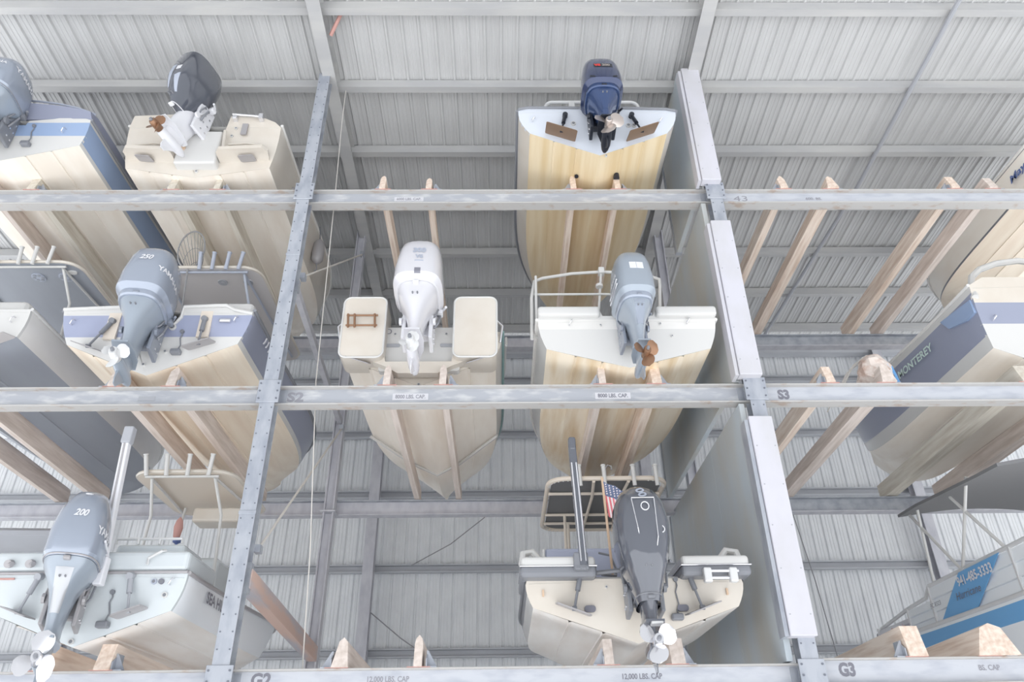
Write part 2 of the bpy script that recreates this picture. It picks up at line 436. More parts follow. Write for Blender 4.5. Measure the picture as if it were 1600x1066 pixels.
def brace(name, label, a, b, r, mt, cat='brace', flat=None):
    a, b = Vector(a), Vector(b); t = thing(name, label, cat, a)
    d = b - a
    if flat:
        z = Vector((0, 0, flat / 2)); x = Vector((flat * .35, 0, 0))
        mk('bar', loft([[p + x + z, p - x + z, p - x - z, p + x - z] for p in (Vector((0, 0, 0)), d)]), mt, t)
        mk('end_plate', box(-.07, .07, -.05, .06, -flat * .8, flat * .8), 'galvdim', t)
    else:
        mk('bar', rod((0, 0, 0), d, r), mt, t)
        mk('clevis', join(box(-.04, .04, -.05, .07, -.05, .05), box(d.x - .04, d.x + .04, d.y - .07, d.y + .05, d.z - .05, d.z + .05)), 'galvdim', t)
brace('cross_brace', 'thin pale diagonal rod joining the posts between top and middle levels', (-3.36, .02, 8.75), (-3.42, 4.2, 12.45), .018, 'rope')
brace('cross_brace', 'thin pale diagonal rod joining the posts between middle and lowest levels', (-3.36, .02, 4.36), (-3.42, 4.2, 8.0), .018, 'rope')
brace('depth_strut', 'flat dark strut running back from the left post above the middle level', (-3.46, .0, 8.55), (-3.48, 4.2, 8.15), .05, 'darksteel', flat=.13)
brace('depth_strut', 'rusty steel strut running back from the left post above the lowest level', (-3.46, .0, 3.98), (-3.48, 4.2, 3.7), .08, 'rustbeam', flat=.24)
rp_ = [(-3.2, .25, 13.46), (-3.2, .32, 12.6), (-3.12, .32, 10.6), (-3.0, .32, 7.0), (-2.75, .3, 4.4), (-2.66, .3, 2.95)]
tag(mk('hanging_rope', tube(rp_, .008, 6), 'rope'), 'thin pale rope hanging down beside the left rack post', 'rope')

# ------------------------------------------------------------------ bunks
BPROF = {'round': [(0, 0), (.10, 0), (.10, .26), (.085, .33), (.05, .37), (.015, .33), (0, .26)],
         'wedge': [(0, 0), (.13, 0), (.13, .24), (.10, .33), (.07, .36), (.0, .26)],
         'square': [(0, 0), (.14, 0), (.14, .3), (.0, .3)],
         'lean': [(0, 0), (.2, 0), (.16, .3), (.11, .35), (.06, .3)]}
def bunk(X, li, label, mt='wood', prof='round', side=1, wd=1.0, y0=-.14, h=1.0, y1=4.78, slope=0.0):
    L = LV[li] + (.055 if li == 0 and X > 3.5 else 0)
    t = thing('bunk_board', label, 'bunk', (X, 0, L), group='wooden bunks of the boat rack')
    P = [((u - .06) * wd, v * h + .006) for u, v in BPROF[prof]]
    def sec(y, dz, k=1): return [(u + slope * (y - y0), y, v * k + dz) for u, v in P]
    top = max(v for _, v in P)
    front = [(u, y0 + (.10 * (v / top)), v) for u, v in P]
    mk('board', loft([front, sec(.3, -.01), sec(2.4, -.065), sec(y1, -.125)]), mt, t)
    s = side; xe = s * .075 * wd + .01
    br = mk('bracket', join(prism([(-.1, .012), (.16, .012), (.16, .2), (.04, .2), (-.1, .1)], xe, xe + s * .014, 'x'), box(min(xe, xe + s * .13), max(xe, xe + s * .13), -.1, .12, .0, .012)), 'galv', t)
    mk('bracket_gusset', prism([(xe, .012), (xe + s * .13, .012), (xe + s * .02, .2), (xe, .2)], -.02, -.006, 'y'), 'galv', br)
    mk('sole_plate', box(-.14, .14, -.11, .11, 0, .008), 'redrust', t)
    return t
bunk(-8.95, 2, 'bunk under the navy-sided boat at top left, partly cut by the frame', 'woodgrey', side=-1)
bunk(-8.2, 2, 'greenish grey bunk under the navy-sided boat at top left', 'woodgreen', 'wedge')
bunk(-5.82, 2, 'bunk under the cream top-level boat, beside the navy-sided boat', 'woodgreen', 'wedge', -1)
bunk(-5.03, 2, 'bunk under the cream top-level boat, nearer the left post', 'woodgreen', 'round')
bunk(-2.2, 2, 'empty top-level bunk of the middle bay, nearer the left post', 'wood', 'round', -1)
bunk(-1.4, 2, 'empty top-level bunk of the middle bay, nearer the golden hull', 'wood', 'round', h=.85)
bunk(1.1, 2, 'left bunk under the golden hull beside the white partition', 'wood', 'round', -1)
bunk(1.87, 2, 'right bunk under the golden hull beside the white partition', 'wood', 'round')
bunk(4.75, 2, 'empty top-level bunk of the right bay, nearest the partition', 'wood', 'wedge', -1)
bunk(5.57, 2, 'empty top-level bunk with pointed end, second from the partition', 'wood', 'lean')
bunk(7.75, 2, 'pale square-ended top-level bunk, third from the partition', 'wood', 'square', -1, h=1.1)
bunk(8.42, 2, 'grey weathered top-level bunk beside the cream hull at far right', 'woodgrey', 'square')
bunk(-8.9, 1, 'bunk under the dark-bottomed boat at the left edge of the middle level', 'woodgrey', side=-1)
bunk(-8.1, 1, 'brown bunk under the dark-bottomed boat, nearer the navy and white boat', 'woodgrey')
bunk(-5.82, 1, 'bunk behind the large grey 250 motor and its propeller', 'woodgrey', 'wedge', -1)
bunk(-4.98, 1, 'bunk under the navy and white boat, nearer the left post', 'woodgrey', 'wedge')
bunk(-1.84, 1, 'left bunk under the boat with the white 300 motor', 'woodgrey', 'round', -1)
bunk(-1.02, 1, 'right bunk under the boat with the white 300 motor', 'woodgrey', 'round')
bunk(1.32, 1, 'left bunk under the railed boat with the blue-grey motor', 'woodgrey', 'round', -1)
bunk(2.1, 1, 'right bunk under the railed boat with the blue-grey motor', 'wood', 'square')
bunk(4.67, 1, 'empty short bunk end of the right bay, nearest the partition at middle level', 'wood', 'square', -1, wd=.9)
bunk(5.5, 1, 'weathered bunk beside the blue tarp and navy boat', 'woodgrey', 'lean', wd=1.1)
bunk(7.62, 1, 'wide greenish bunk under the navy side of the right-hand boat', 'woodgreen', 'square', wd=1.6)
bunk(8.75, 1, 'brown bunk under the right-hand navy boat, at the frame edge', 'woodgrey', 'square', wd=1.6)
bunk(-5.68, 0, 'bunk behind the propeller of the grey 200 motor', 'wood', 'square', -1)
bunk(-4.95, 0, 'square-ended bunk under the white boat with the 200 motor', 'wood', 'square', wd=1.3)
bunk(-2.16, 0, 'empty lowest-level bunk of the middle bay, nearer the left post', 'woodgrey', 'lean', -1)
bunk(-1.18, 0, 'empty lowest-level bunk of the middle bay, nearer the black-motor boat', 'woodgrey', 'round')
bunk(1.1, 0, 'left bunk under the boat with the glossy black motor', 'woodgrey', 'square', -1, wd=.8)
bunk(1.93, 0, 'right bunk under the boat with the glossy black motor', 'woodgrey', 'square', wd=1.2)
bunk(4.85, 0, 'thick timber bunk end in front of the deck boat, nearer the partition', 'wood', 'square', -1, wd=1.6, h=1.2, y1=4.7)
bunk(5.75, 0, 'wide rough timber block bunk in front of the blue stripe', 'wood', 'lean', wd=2.6, h=1.1, y1=4.7)

# ------------------------------------------------------------------ boats
def hull(t, Bs, Bc, dead, fb, Lh=7.2, rise=.35, rake=.12, full=.5, bot='tan', bands=((0, 1, 'gel'),), tbands=((-1, 9, 'gel'),), top=None, rub='rubblack', stem=.8, corner=.0, step=None, deckm='gel', strakes=(.34, .66), flare=.03, rubr=.028):
    """hull, local origin at the keel of the transom; +y towards the bow"""
    N = 22
    def sh(t_, z): return t_ * Lh - rake * z * (1 - t_)
    K, C, S = [], [], []
    for i in range(N + 1):
        q = i / N
        a = max(0, (q - full) / (1 - full)); b = max(0, (q - full * .8) / (1 - full * .8))
        zs = fb + rise * q ** 1.6
        zk = stem * zs * a ** 2.6
        zc = dead + (zs * .9 - dead) * b ** 2.1
        bc = max(.012, Bc * (1 - b ** 2.4)); bs = max(.02, Bs * (1 - a ** 2.5))
        K.append((0, zk, q)); C.append((bc, max(zc, zk + .002), q)); S.append((max(bs, bc), max(zs, zc + .01), q))
    us = [0]
    for s in strakes: us += [s - .03, s, s + .005]
    us += [.93, 1]
    drop = {}
    for s in strakes: drop[s] = .022
    for sx, side in ((1, 'starboard'), (-1, 'port')):
        secs = []
        for k, c in zip(K, C):
            row = []
            for u in us:
                x = k[0] + (c[0] - k[0]) * u; z = k[1] + (c[1] - k[1]) * (u if u < .93 else .93 + (u - .93) * .4) - drop.get(u, 0) * (1 - k[2]) - .006 * math.sin(PI * u)
                if u == 1: z = c[1]
                row.append((sx * x, sh(k[2], z), z))
            secs.append(row)
        mk('hull_bottom', loft(secs, closed=False), bot, t, smooth=25)
        for v0, v1, bmn in bands:
            secs = []
            for c, s in zip(C, S):
                row = []
                for j in range(6):
                    v = v0 + (v1 - v0) * j / 5
                    x = c[0] + (s[0] - c[0]) * v + flare * math.sin(PI * v) * (1 - c[2]); z = c[1] + (s[1] - c[1]) * v
                    row.append((sx * x, sh(c[2], z), z))
                secs.append(row)
            mk('hull_side', loft(secs, closed=False), bmn, t, smooth=30)
    # transom
    def prof(z):     # half width at height z at stern
        if z <= dead: return Bc * max(0, z / dead)
        v = (z - dead) / (fb - dead); return Bc + (Bs - Bc) * v + flare * math.sin(PI * min(1, v))
    out = [(0, 0), (Bc, dead)] + [(prof(dead + (fb - dead) * j / 5), dead + (fb - dead) * j / 5) for j in range(1, 6)]
    tp = top or [(-Bs, fb), (Bs, fb)]
    poly = out[:-1] + [p for p in reversed(tp)] + [(-x, z) for x, z in reversed(out[1:-1])]
    bm = bmesh.new(); vv = [bm.verts.new((x, 0, z)) for x, z in poly]
    f = bm.faces.new(vv)
    bmesh.ops.triangulate(bm, faces=[f])
    base = bm
    for z0, z1, mn in tbands:
        b2 = base.copy()
        for zc_, inner in ((z0, True), (z1, False)):
            bmesh.ops.bisect_plane(b2, geom=list(b2.verts) + list(b2.edges) + list(b2.faces), plane_co=(0, 0, zc_), plane_no=(0, 0, 1), clear_inner=inner, clear_outer=not inner)
        if not b2.faces: b2.free(); continue
        r = bmesh.ops.extrude_face_region(b2, geom=list(b2.faces))
        for v in r['geom']:
            if isinstance(v, bmesh.types.BMVert): v.co.y += .05
        for v in b2.verts: v.co.y += -rake * v.co.z - .002
        for piece in islands(from_bm(b2)): mk('transom', piece, mn, t)
    base.free()
    # deck lid and rub rail
    secs = [[(-s[0] * .97, sh(s[2], s[1]), s[1] - .06), (0, sh(s[2], s[1]), s[1] - .02), (s[0] * .97, sh(s[2], s[1]), s[1] - .06)] for s in S]
    mk('deck', loft(secs, closed=False), deckm, t, smooth=40)
    path = [(s[0] + .012, sh(s[2], s[1]), s[1]) for s in S]; path2 = [(-x, y, z) for x, y, z in reversed(path)]
    mk('rub_rail', tube(path + path2, rubr, 8), rub, t, smooth=50)
    return dict(prof=prof, rake=rake, S=S, sh=sh, C=C)
def tpos(x, z, rake, d=0.0): return (x, -rake * z - d, z)
def fitting(t, x, z, rake, r=.04, mt='black', name='drain_fitting'):
    ring = [(r * math.cos(a), r * math.sin(a)) for a in [2 * PI * k / 14 for k in range(14)]]
    c = tpos(x, z, rake, .012)
    o = mk(name, disc(c, (0, 1, 0), r, .03, 14), 'gel' if mt == 'black' else mt, t, smooth=40)
    mk('bore', disc((c[0], c[1] - .014, c[2]), (0, 1, 0), r * .62, .006, 12), 'black', o)
def eye(t, x, z, rake):
    c = Vector(tpos(x, z, rake, .0))
    p = [c + Vector((-.02, -.005, -.04)), c + Vector((-.02, -.05, -.035)), c + Vector((.01, -.075, 0)), c + Vector((.02, -.05, .035)), c + Vector((.02, -.005, .04))]
    mk('tie_eye', tube(p, .011, 6), 'steel', t, smooth=True)
def tab(t, x, z, rake, wd=.36, ln=.27, slope=.32, down=.25, mt='tabgrey', act=True, lean=0.0, mact='black'):
    s = 1 if x > 0 else -1
    y0 = -rake * z - .01
    def P(u, v, th):  # u across, v aft
        return (x + u, y0 - v, z + u * slope * s - v * down - th)
    g_ = loft([[P(u, v, th) for u, v in rrect(-wd / 2, wd / 2, 0, ln, .03, 3)] for th in (0, .016)])
    o = mk('trim_tab', g_, mt, t)
    if act:
        a = Vector(P(lean * .1, ln * .55, -.005)); b = Vector(tpos(x + lean, z + .42, rake, .05))
        m_ = a + (b - a) * .5
        mk('actuator', join(rod(a, m_, .017), rod(m_, b, .034, 10), disc(b, (0, 1, .3), .045, .09), disc(a, (1, 0, 0), .03, .06)), mact, o, smooth=40)
def transducer(t, x, z0, z1, rake):
    p = [Vector(tpos(x, z1 + (z0 - z1) * k / 6, rake, .02)) + Vector((.015 * math.sin(k * 2.1), 0, 0)) for k in range(7)]
    o = mk('transducer', rbox(x - .1, x + .05, p[-1].y - .08, p[-1].y + .02, z0 - .05, z0 + .03, .02), 'black', t)
    mk('cable', tube(p, .009, 6), 'black', o)
    mk('cable_clip', disc(p[0], (0, 1, 0), .03, .03), 'black', o)

# ------------------------------------------------------------------ outboards
def blade(R, pitch=.5, n=7):
    """one propeller blade along +z, prop axis y"""
    secs = []
    for i in range(n + 1):
        q = i / n; r = R * (.22 + .78 * q)
        c = R * (.34 + .66 * math.sin(PI * min(1, q * .80 + .12))) * (1 if q < .9 else math.sqrt(max(.02, 1 - ((q - .9) / .1) ** 2)))
        a = pitch * (1.15 - .55 * q); row = []
        for u, th in ((-.5, 0), (-.2, .012), (.2, .012), (.5, 0), (.2, -.006), (-.2, -.006)):
            x, y = u * c * math.cos(a) - th * math.sin(a), u * c * math.sin(a) + th * math.cos(a)
            row.append((x + .12 * R * q, y - .10 * R * q, r))
        secs.append(row)
    return loft(secs)
def rot_geo(geo, ang, axis, c):
    M = Matrix.Rotation(ang, 4, axis); c = Vector(c)
    return [tuple(M @ Vector(p) + c) for p in geo[0]], geo[1]
STY = {
 'round': [(0, -.40, .335, .40, 3), (.05, -.40, .365, .43, 3.2), (.30, -.40, .365, .43, 3.4), (.52, -.385, .335, .40, 3.2), (.68, -.365, .285, .34, 3), (.78, -.34, .225, .27, 2.8), (.835, -.32, .13, .17, 2.4), (.85, -.31, .03, .04, 2)],
 'bucket': [(0, -.40, .30, .36, 3), (.08, -.41, .37, .44, 3.4), (.30, -.41, .365, .435, 3.6), (.60, -.40, .335, .40, 3.4), (.74, -.385, .315, .37, 3.2), (.80, -.38, .28, .33, 3), (.83, -.37, .2, .25, 2.6), (.84, -.37, .03, .04, 2)],
 'vee': [(-.10, -.40, .24, .36, 3.4), (.05, -.41, .34, .42, 3.6), (.22, -.41, .36, .43, 3.6), (.55, -.41, .345, .41, 3.4), (.75, -.39, .30, .36, 3), (.83, -.37, .22, .27, 2.6), (.86, -.36, .03, .04, 2)],
 'wedge': [(-.34, -.44, .06, .2, 2.2), (-.15, -.44, .17, .3, 2.4), (.05, -.43, .26, .37, 2.6), (.25, -.42, .33, .41, 2.8), (.55, -.40, .335, .41, 3), (.82, -.40, .29, .38, 3), (.90, -.39, .2, .27, 2.4), (.92, -.38, .03, .04, 2)],
 'long': [(-.48, -.39, .15, .25, 2.6), (-.3, -.40, .215, .32, 2.8), (-.05, -.42, .30, .39, 2.8), (.15, -.42, .345, .42, 2.8), (.35, -.42, .36, .43, 2.8), (.58, -.41, .335, .41, 2.6), (.74, -.38, .27, .34, 2.4), (.82, -.36, .17, .23, 2.2), (.85, -.35, .03, .04, 2)],
}
def outboard(label, loc, S=1.0, style='round', cowl='yamaha', leg='yamahagrey', dark='black', tilt=0.0, rz=0.0, prop='steel', pa=0.0, PR=.19, legs=None, apron=None, sx=1.0, gear=None, drop=0.0):
    t = thing('outboard_motor', label, 'outboard motor', loc, rz)
    t.rotation_euler = (-tilt, 0, rz); t.scale = (S * sx, S, S)
    c = mk('cowl', loft([superell(z, 0, cy, hx, hy, n) for z, cy, hx, hy, n in STY[style]]), cowl, t, smooth=35)
    z0, cy0, hx0, hy0, n0 = STY[style][0]
    lp = legs or [(z0 - .005, cy0, hx0 * .985, hy0 * .985, 3), (z0 - .06, cy0 + .01, hx0 * .95, hy0 * .95, 3), (-.16, -.40, .24, .35, 2.6), (-.30, -.40, .165, .30, 2.2), (-.45, -.39, .125, .26, 2.0), (-.62, -.37, .10, .22, 2.0), (-.70, -.36, .10, .22, 2.0), (-.76, -.36, .085, .21, 2.0)]
    lo = mk('leg', loft([superell(z - drop * (i / (len(lp) - 1)), 0, cy, hx, hy, n) for i, (z, cy, hx, hy, n) in enumerate(lp)]), leg, t, smooth=35)
    if apron:
        mk('cowl_band', loft([superell(z, 0, cy0, hx0 * k, hy0 * k, 3) for z, k in ((z0 - .07, 1.0), (z0 - .05, 1.05), (z0 + .02, 1.06), (z0 + .045, 1.04))]), apron, t, smooth=35)
    br = mk('mount_bracket', join(rbox(-.23, -.17, -.30, .03, -.56, .06, .015), rbox(.17, .23, -.30, .03, -.56, .06, .015), rbox(-.18, .18, -.2, -.07, -.46, .0, .02), rod((-.25, -.09, .02), (.25, -.09, .02), .04), rod((0, -.05, -.42), (0, -.22, -.08), .04)), dark, t)
    mk('bracket_bolts', join(*[disc((s * .235, -.05 - .1 * j, -.46 + .16 * k), (1, 0, 0), .018, .02, 8) for s in (-1, 1) for k in range(3) for j in range(2)]), 'steel', br)['kind'] = 'stuff'
    for s_ in (-1, 1): mk('bracket_lever', join(rod((s_ * .25, -.1, -.02), (s_ * .25, -.3, -.3), .02), disc((s_ * .25, -.3, -.3), (1, 0, 0), .05, .04, 10)), dark, br)
    mk('steering_link', join(tube([(.22, -.08, .03), (.34, -.10, .07), (.40, -.2, .05)], .02), rbox(.25, .35, -.16, -.06, -.02, .05, .01)), dark, t, smooth=40)
    mk('rigging_hose', join(tube([(.22, -.1, -.02), (.32, -.18, -.10), (.30, -.22, -.26), (.24, -.2, -.32)], .018, 6), tube([(.2, -.16, .02), (.29, -.24, -.04), (.27, -.28, -.16), (.2, -.26, -.2)], .014, 6)), 'black', t, smooth=40)
    mk('cowl_seam', tube([p for p in superell(z0 + .012, 0, cy0, hx0 + .012, hy0 + .012, n0)], .009, 5, True), dark, t, smooth=True)
    mk('cowl_latch', rbox(-.045, .045, cy0 - hy0 - .03, cy0 - hy0 + .04, z0 - .05, z0 - .01, .012), dark, t)
    mk('leg_bolts', join(*[disc((x_, -.70, -.2), (0, 1, 0), .012, .12, 8) for x_ in (-.035, .035)]), 'black', t)['kind'] = 'stuff'
    G = gear or leg
    zb = -.78 - drop
    mk('cavitation_plate', loft([[(u, v, z) for u, v in [(-.05, -.12), (-.13, -.3), (-.15, -.5), (-.11, -.72), (.11, -.72), (.15, -.5), (.13, -.3), (.05, -.12)]] for z in (zb - .012, zb + .012)]), G, t)
    gc = mk('gearcase', join(loft([[(hx * math.cos(a), -.36 + hy * math.sin(a), z) for a in [2 * PI * k / 16 for k in range(16)]] for z, hx, hy in ((zb, .06, .2), (zb - .1, .048, .18), (zb - .2, .06, .2))]),
        lathe([(-.62, .07), (-.58, .078), (-.4, .085), (-.25, .082), (-.14, .06), (-.08, .03), (-.06, .0)], (0, 0, zb - .21), 'y', 16)), G, t, smooth=40)
    mk('skeg', loft([[(.018, -.5, zb - .27), (-.018, -.5, zb - .27), (-.018, -.22, zb - .27), (.018, -.22, zb - .27)], [(.008, -.52, zb - .40), (-.008, -.52, zb - .40), (-.008, -.36, zb - .40), (.008, -.36, zb - .40)], [(.006, -.5, zb - .47), (-.006, -.5, zb - .47), (-.006, -.42, zb - .47), (.006, -.42, zb - .47)]]), G, gc)
    pr_ = bpy.data.objects.new('propeller', None); COL.objects.link(pr_); pr_.parent = t; pr_.location = (0, -.71, zb - .21)
    mk('hub', lathe([(-.1, .03), (-.1, .052), (-.08, .062), (.08, .066), (.1, .05)], (0, 0, 0), 'y', 16), prop, pr_, smooth=40)
    mk('hub_nut', lathe([(-.14, .012), (-.135, .024), (-.1, .028), (-.09, .045)], (0, 0, 0), 'y', 8), 'black', pr_)
    bl = None
    for k in range(3):
        if bl is None: bl = mk('blade', blade(PR), prop, pr_, smooth=50); o = bl
        else: o = mk('blade', bl.data, None, pr_)
        o.rotation_euler = (0, pa + 2 * PI * k / 3, 0)
    return t, c, lo

def boat(label, X, Y, li, dz=.2, rz=0.0):
    return thing('boat', label, 'boat', (X, Y, LV[li] + dz), rz, 'boats stored on the rack')
AFT = ((1, 0, 0), (0, 0, 1))

# ---- the golden hull with the dark blue motor (top level, beside the partition)
b = boat('white boat with golden tan bottom and brown trim tabs beside the white partition', 1.5, -.7, 2)
h = hull(b, 1.36, 1.17, .46, .95, 7.0, full=.35, bot='tangold', bands=((0, .8, 'gelcream'), (.8, 1, 'rubblack')), tbands=((-1, 9, 'n11white'),), top=[(-1.36, .95), (-1.2, .99), (-.3, .985), (-.24, .93), (.24, .93), (.3, .985), (1.2, .96), (1.36, .92)], flare=.06, stem=.6)
mk('transom_trim', tube([tpos(x, z, .12, .02) for x, z in ((-1.36, .96), (-1.2, 1.0), (-.3, .995), (-.24, .94), (.24, .94), (.3, .995), (1.2, .97), (1.36, .93))], .022), 'rubblack', b)
tab(b, -.66, .38, .12, .5, .4, .42, .42, 'n11tab', lean=.1, mact='n11dark'); tab(b, .70, .38, .12, .5, .4, .42, .42, 'n11tab', lean=-.12, mact='n11dark')
for x, z in ((-.42, .66), (.52, .62), (.62, .62)): fitting(b, x, z, .12, .042)
fitting(b, .1, -.18 + .16, .12, .02)
for x, z in ((-1.1, .74), (1.08, .72)): eye(b, x, z, .12)
mk('bottom_fitting', join(disc((-.34, .6, .10), (0, .1, 1), .035, .03), ), 'n11dark', b); mk('intake_scoop', loft([superell(.05, .36, .62, .05, .09), superell(.12, .36, .62, .05, .09)]), 'n11dark', b)
ws = mk('seat_back', loft([[(u, .5, v) for u, v in rrect(-.78, .82, 1.2, 1.75, .12)], [(u, .62, v) for u, v in rrect(-.78, .82, 1.2, 1.75, .12)]]), 'n11white', b)
mk('rail_frame', tube([(u, .46, v) for u, v in rrect(-.84, .88, 1.1, 1.82, .14)], .03, 8, True), 'alu', ws, smooth=True)
for x in (-.35, .38): mk('rail_clamp', box(x - .05, x + .05, .42, .5, 1.3, 1.8), 'alu', ws)
for x in (-1.05, -.82): mk('rod_stub', rod((x, .0, .95), (x, .05, 1.1), .03), 'alu', b)
M, c, lo = outboard('dark blue outboard motor with red badge on the golden-bottomed boat', (1.53, -.82, LV[2] + .2 + .74), .93, 'bucket', 'n11cowl', 'n11leg', 'n11dark', .06, 0, 'n11chrome', 1.05, .27, apron='n11leg', gear='n11dark')
bd = patch('badge', .34, .13, 'n11dark', M, (.01, 0, .45), c)
text('V6', .095, 'red', bd, (-.09, 0, .45), *AFT, target=c, bold=.008, off=.009); text('200', .095, 'n11chrome', bd, (.06, 0, .45), *AFT, target=c, bold=.004, off=.009)
for xx in (-.2, .2): patch('air_vent', .10, .045, 'n11dark', M, (xx, 0, .12), c, right=(1, 0, .5 if xx > 0 else -.5))
patch('leg_panel', .2, .4, 'n11leg', M, (0, 0, -.3), lo, taper=.55)

# ---- top left: navy-sided boat, mostly out of frame
b = boat('boat with navy stripe and cream bottom under a navy cover at top left', -8.55, -.58, 2)
h = hull(b, 1.34, 1.27, .32, .86, 7.4, full=.45, bot='creambottom', bands=((0, .12, 'gel'), (.12, .86, 'navybright'), (.86, 1, 'gel')), tbands=((-1, .52, 'gel'), (.52, .8, 'navybright'), (.8, 9, 'gel')), top=[(-1.34, .8), (-.3, .84), (-.26, .75), (.26, .75), (.3, .84), (.7, .88), (.8, .9), (1.15, .92), (1.34, .86)], stem=.6)
eye(b, .95, .62, .12); transducer(b, .42, .32, .72, .12)
secs = []
for k in range(9):
    q = k / 8; x = -1.5 + 2.85 * q; hh = .56 * math.sin(PI * (q * .86 + .1)) ** .6
    secs.append([(x, -.1, .88), (x, -.2, .88 + hh * .55), (x, .05, .90 + hh * .95), (x, .8, .92 + hh), (x, 1.9, .94 + hh * .8), (x, 2.2, .9)])
cv = mk('canvas_cover', loft(secs), 'canvasnavy', b, smooth=50)
mk('cover_piping', tube([(-1.5 + 2.85 * k / 8, -.06, .9 + .9 * .56 * math.sin(PI * (k / 8 * .86 + .1)) ** .6) for k in range(9)], .018), 'decalgrey', cv)
M, c, lo = outboard('blue-grey outboard motor cut by the frame at top left', (-8.66, -.68, LV[2] + .2 + .82), 1.08, 'round', 'yamaha', 'yamahagrey', 'black', .05, .1, 'bronze', .2)
text('YAMAHA', .13, 'decalwhite', M, (.5, -.42, .46), (0, 1, 0), (0, 0, 1), target=c, ray=(-1, 0, 0), bold=.004)
text('YAMAHA', .09, 'decalwhite', M, (.02, -1, .46), *AFT, target=c, bold=.003)
mk('pinstripe', tube([(.33 * math.sin(a), -.4 - .41 * math.cos(a), .26) for a in [-.9 + 2.2 * k / 14 for k in range(15)]], .006, 5), 'cork', M)

# ---- cream boat with raised black motor (top level)
b = boat('cream boat with swim platform pockets and black fender on the top level', -5.42, -.18, 2)
h = hull(b, 1.34, 1.24, .2, 1.12, 7.0, full=.5, bot='creambottom', bands=((0, 1, 'gelcream'),), tbands=((-1, 9, 'gelcream'),), top=[(-1.34, 1.12), (-1.3, 1.34), (-.5, 1.38), (-.42, .95), (.35, .95), (.42, 1.34), (1.0, 1.3), (1.22, 1.2), (1.34, 1.08)], stem=.6, rub='sidegrey')
for s in (-1, 1):
    mk('swim_step', loft([[(s * x, y, z) for x, y, z in ((.38, -.04, .30 + dz), (1.22, -.04, .36 + dz), (1.24, -.24, .38 + dz), (1.16, -.34, .37 + dz), (.44, -.36, .31 + dz), (.38, -.3, .30 + dz))] for dz in (0, .07)]), 'gelcream', b)
    mk('pocket_rim', tube([(s * .40, -.2, .92), (s * .44, -.22, .6), (s * .5, -.3, .36)], .03), 'gelcream', b, smooth=True)
    mk('pocket_rim', tube([(s * .5, -.17, .62), (s * .8, -.18, .64), (s * 1.1, -.17, .6), (s * 1.2, -.15, .42)], .022), 'gelcream', b, smooth=True)
    tab(b, s * .88, .34, .12, .26, .22, .1, .3, 'tabgrey', act=False)
mk('splash_well', rbox(-.36, .36, -.2, .1, .16, .93, .04, 3), 'gel', b)
mk('grab_handle', tube([tpos(x, z, .12, d) for x, z, d in ((.48, 1.28, .0), (.48, 1.3, .08), (1.0, 1.25, .08), (1.0, 1.22, .0))], .022), 'steel', b, smooth=True)
for x in (.52, .98): mk('handle_clamp', rbox(x - .04, x + .04, -.25, -.14, 1.2, 1.32, .01), 'steel', b)
mk('tab_plate', box(.66, .76, -.17, -.14, .88, 1.14), 'tabgrey', b)
for x, z in ((.5, .88), (.55, 1.05), (0, .12)): fitting(b, x, z, .12, .028)
mk('wood_pad', prism([(-.72, 1.02), (-.62, 1.08), (-.2, .5), (-.26, .4)], -.22, -.17, 'y'), 'cork', b)
mk('side_cleat', rbox(1.27, 1.37, 1.0, 1.2, .6, .72, .02), 'tabgrey', b)
M, c, lo = outboard('black wedge-shaped outboard motor with pale grey leg on the cream boat', (-5.52, -.26, LV[2] + .2 + 1.30), 1.08, 'wedge', 'engineblack', 'enginepearl', 'enginepearl', .10, -.34, 'bronze', .4, sx=.86, legs=[(-.1, -.22, .13, .2, 2.6), (-.3, -.24, .13, .22, 2.4), (-.5, -.3, .11, .22, 2.2), (-.76, -.36, .085, .21, 2)])
patch('round_badge', .1, .1, 'decalwhite', M, (.06, 0, .34), c)
patch('painted_highlight', .12, .5, 'decalgrey', M, (-.09, 0, .2), c, taper=.35); patch('painted_highlight', .12, .34, 'decalgrey', M, (.08, 0, .0), c, taper=.25, right=(1, 0, .3))  # bluish highlights on the black cowl facets, painted as pale patches
fd = thing('fender', 'dark grey fender hanging on the cream top-level hull behind the post', 'fender', (-4.0, 2.7, 11.05))
mk('bumper', lathe([(0, .01), (.03, .07), (.1, .12), (.3, .13), (.5, .12), (.58, .07), (.62, .03)], n=14), 'tabgrey', fd, smooth=True)
mk('cord', join(tube([(0, 0, .6), (-.02, .02, .8), (-.06, .05, 1.02)], .012, 6), tube([(0, 0, 0), (.02, 0, -.14), (-.02, 0, -.2)], .012, 6)), 'black', fd)

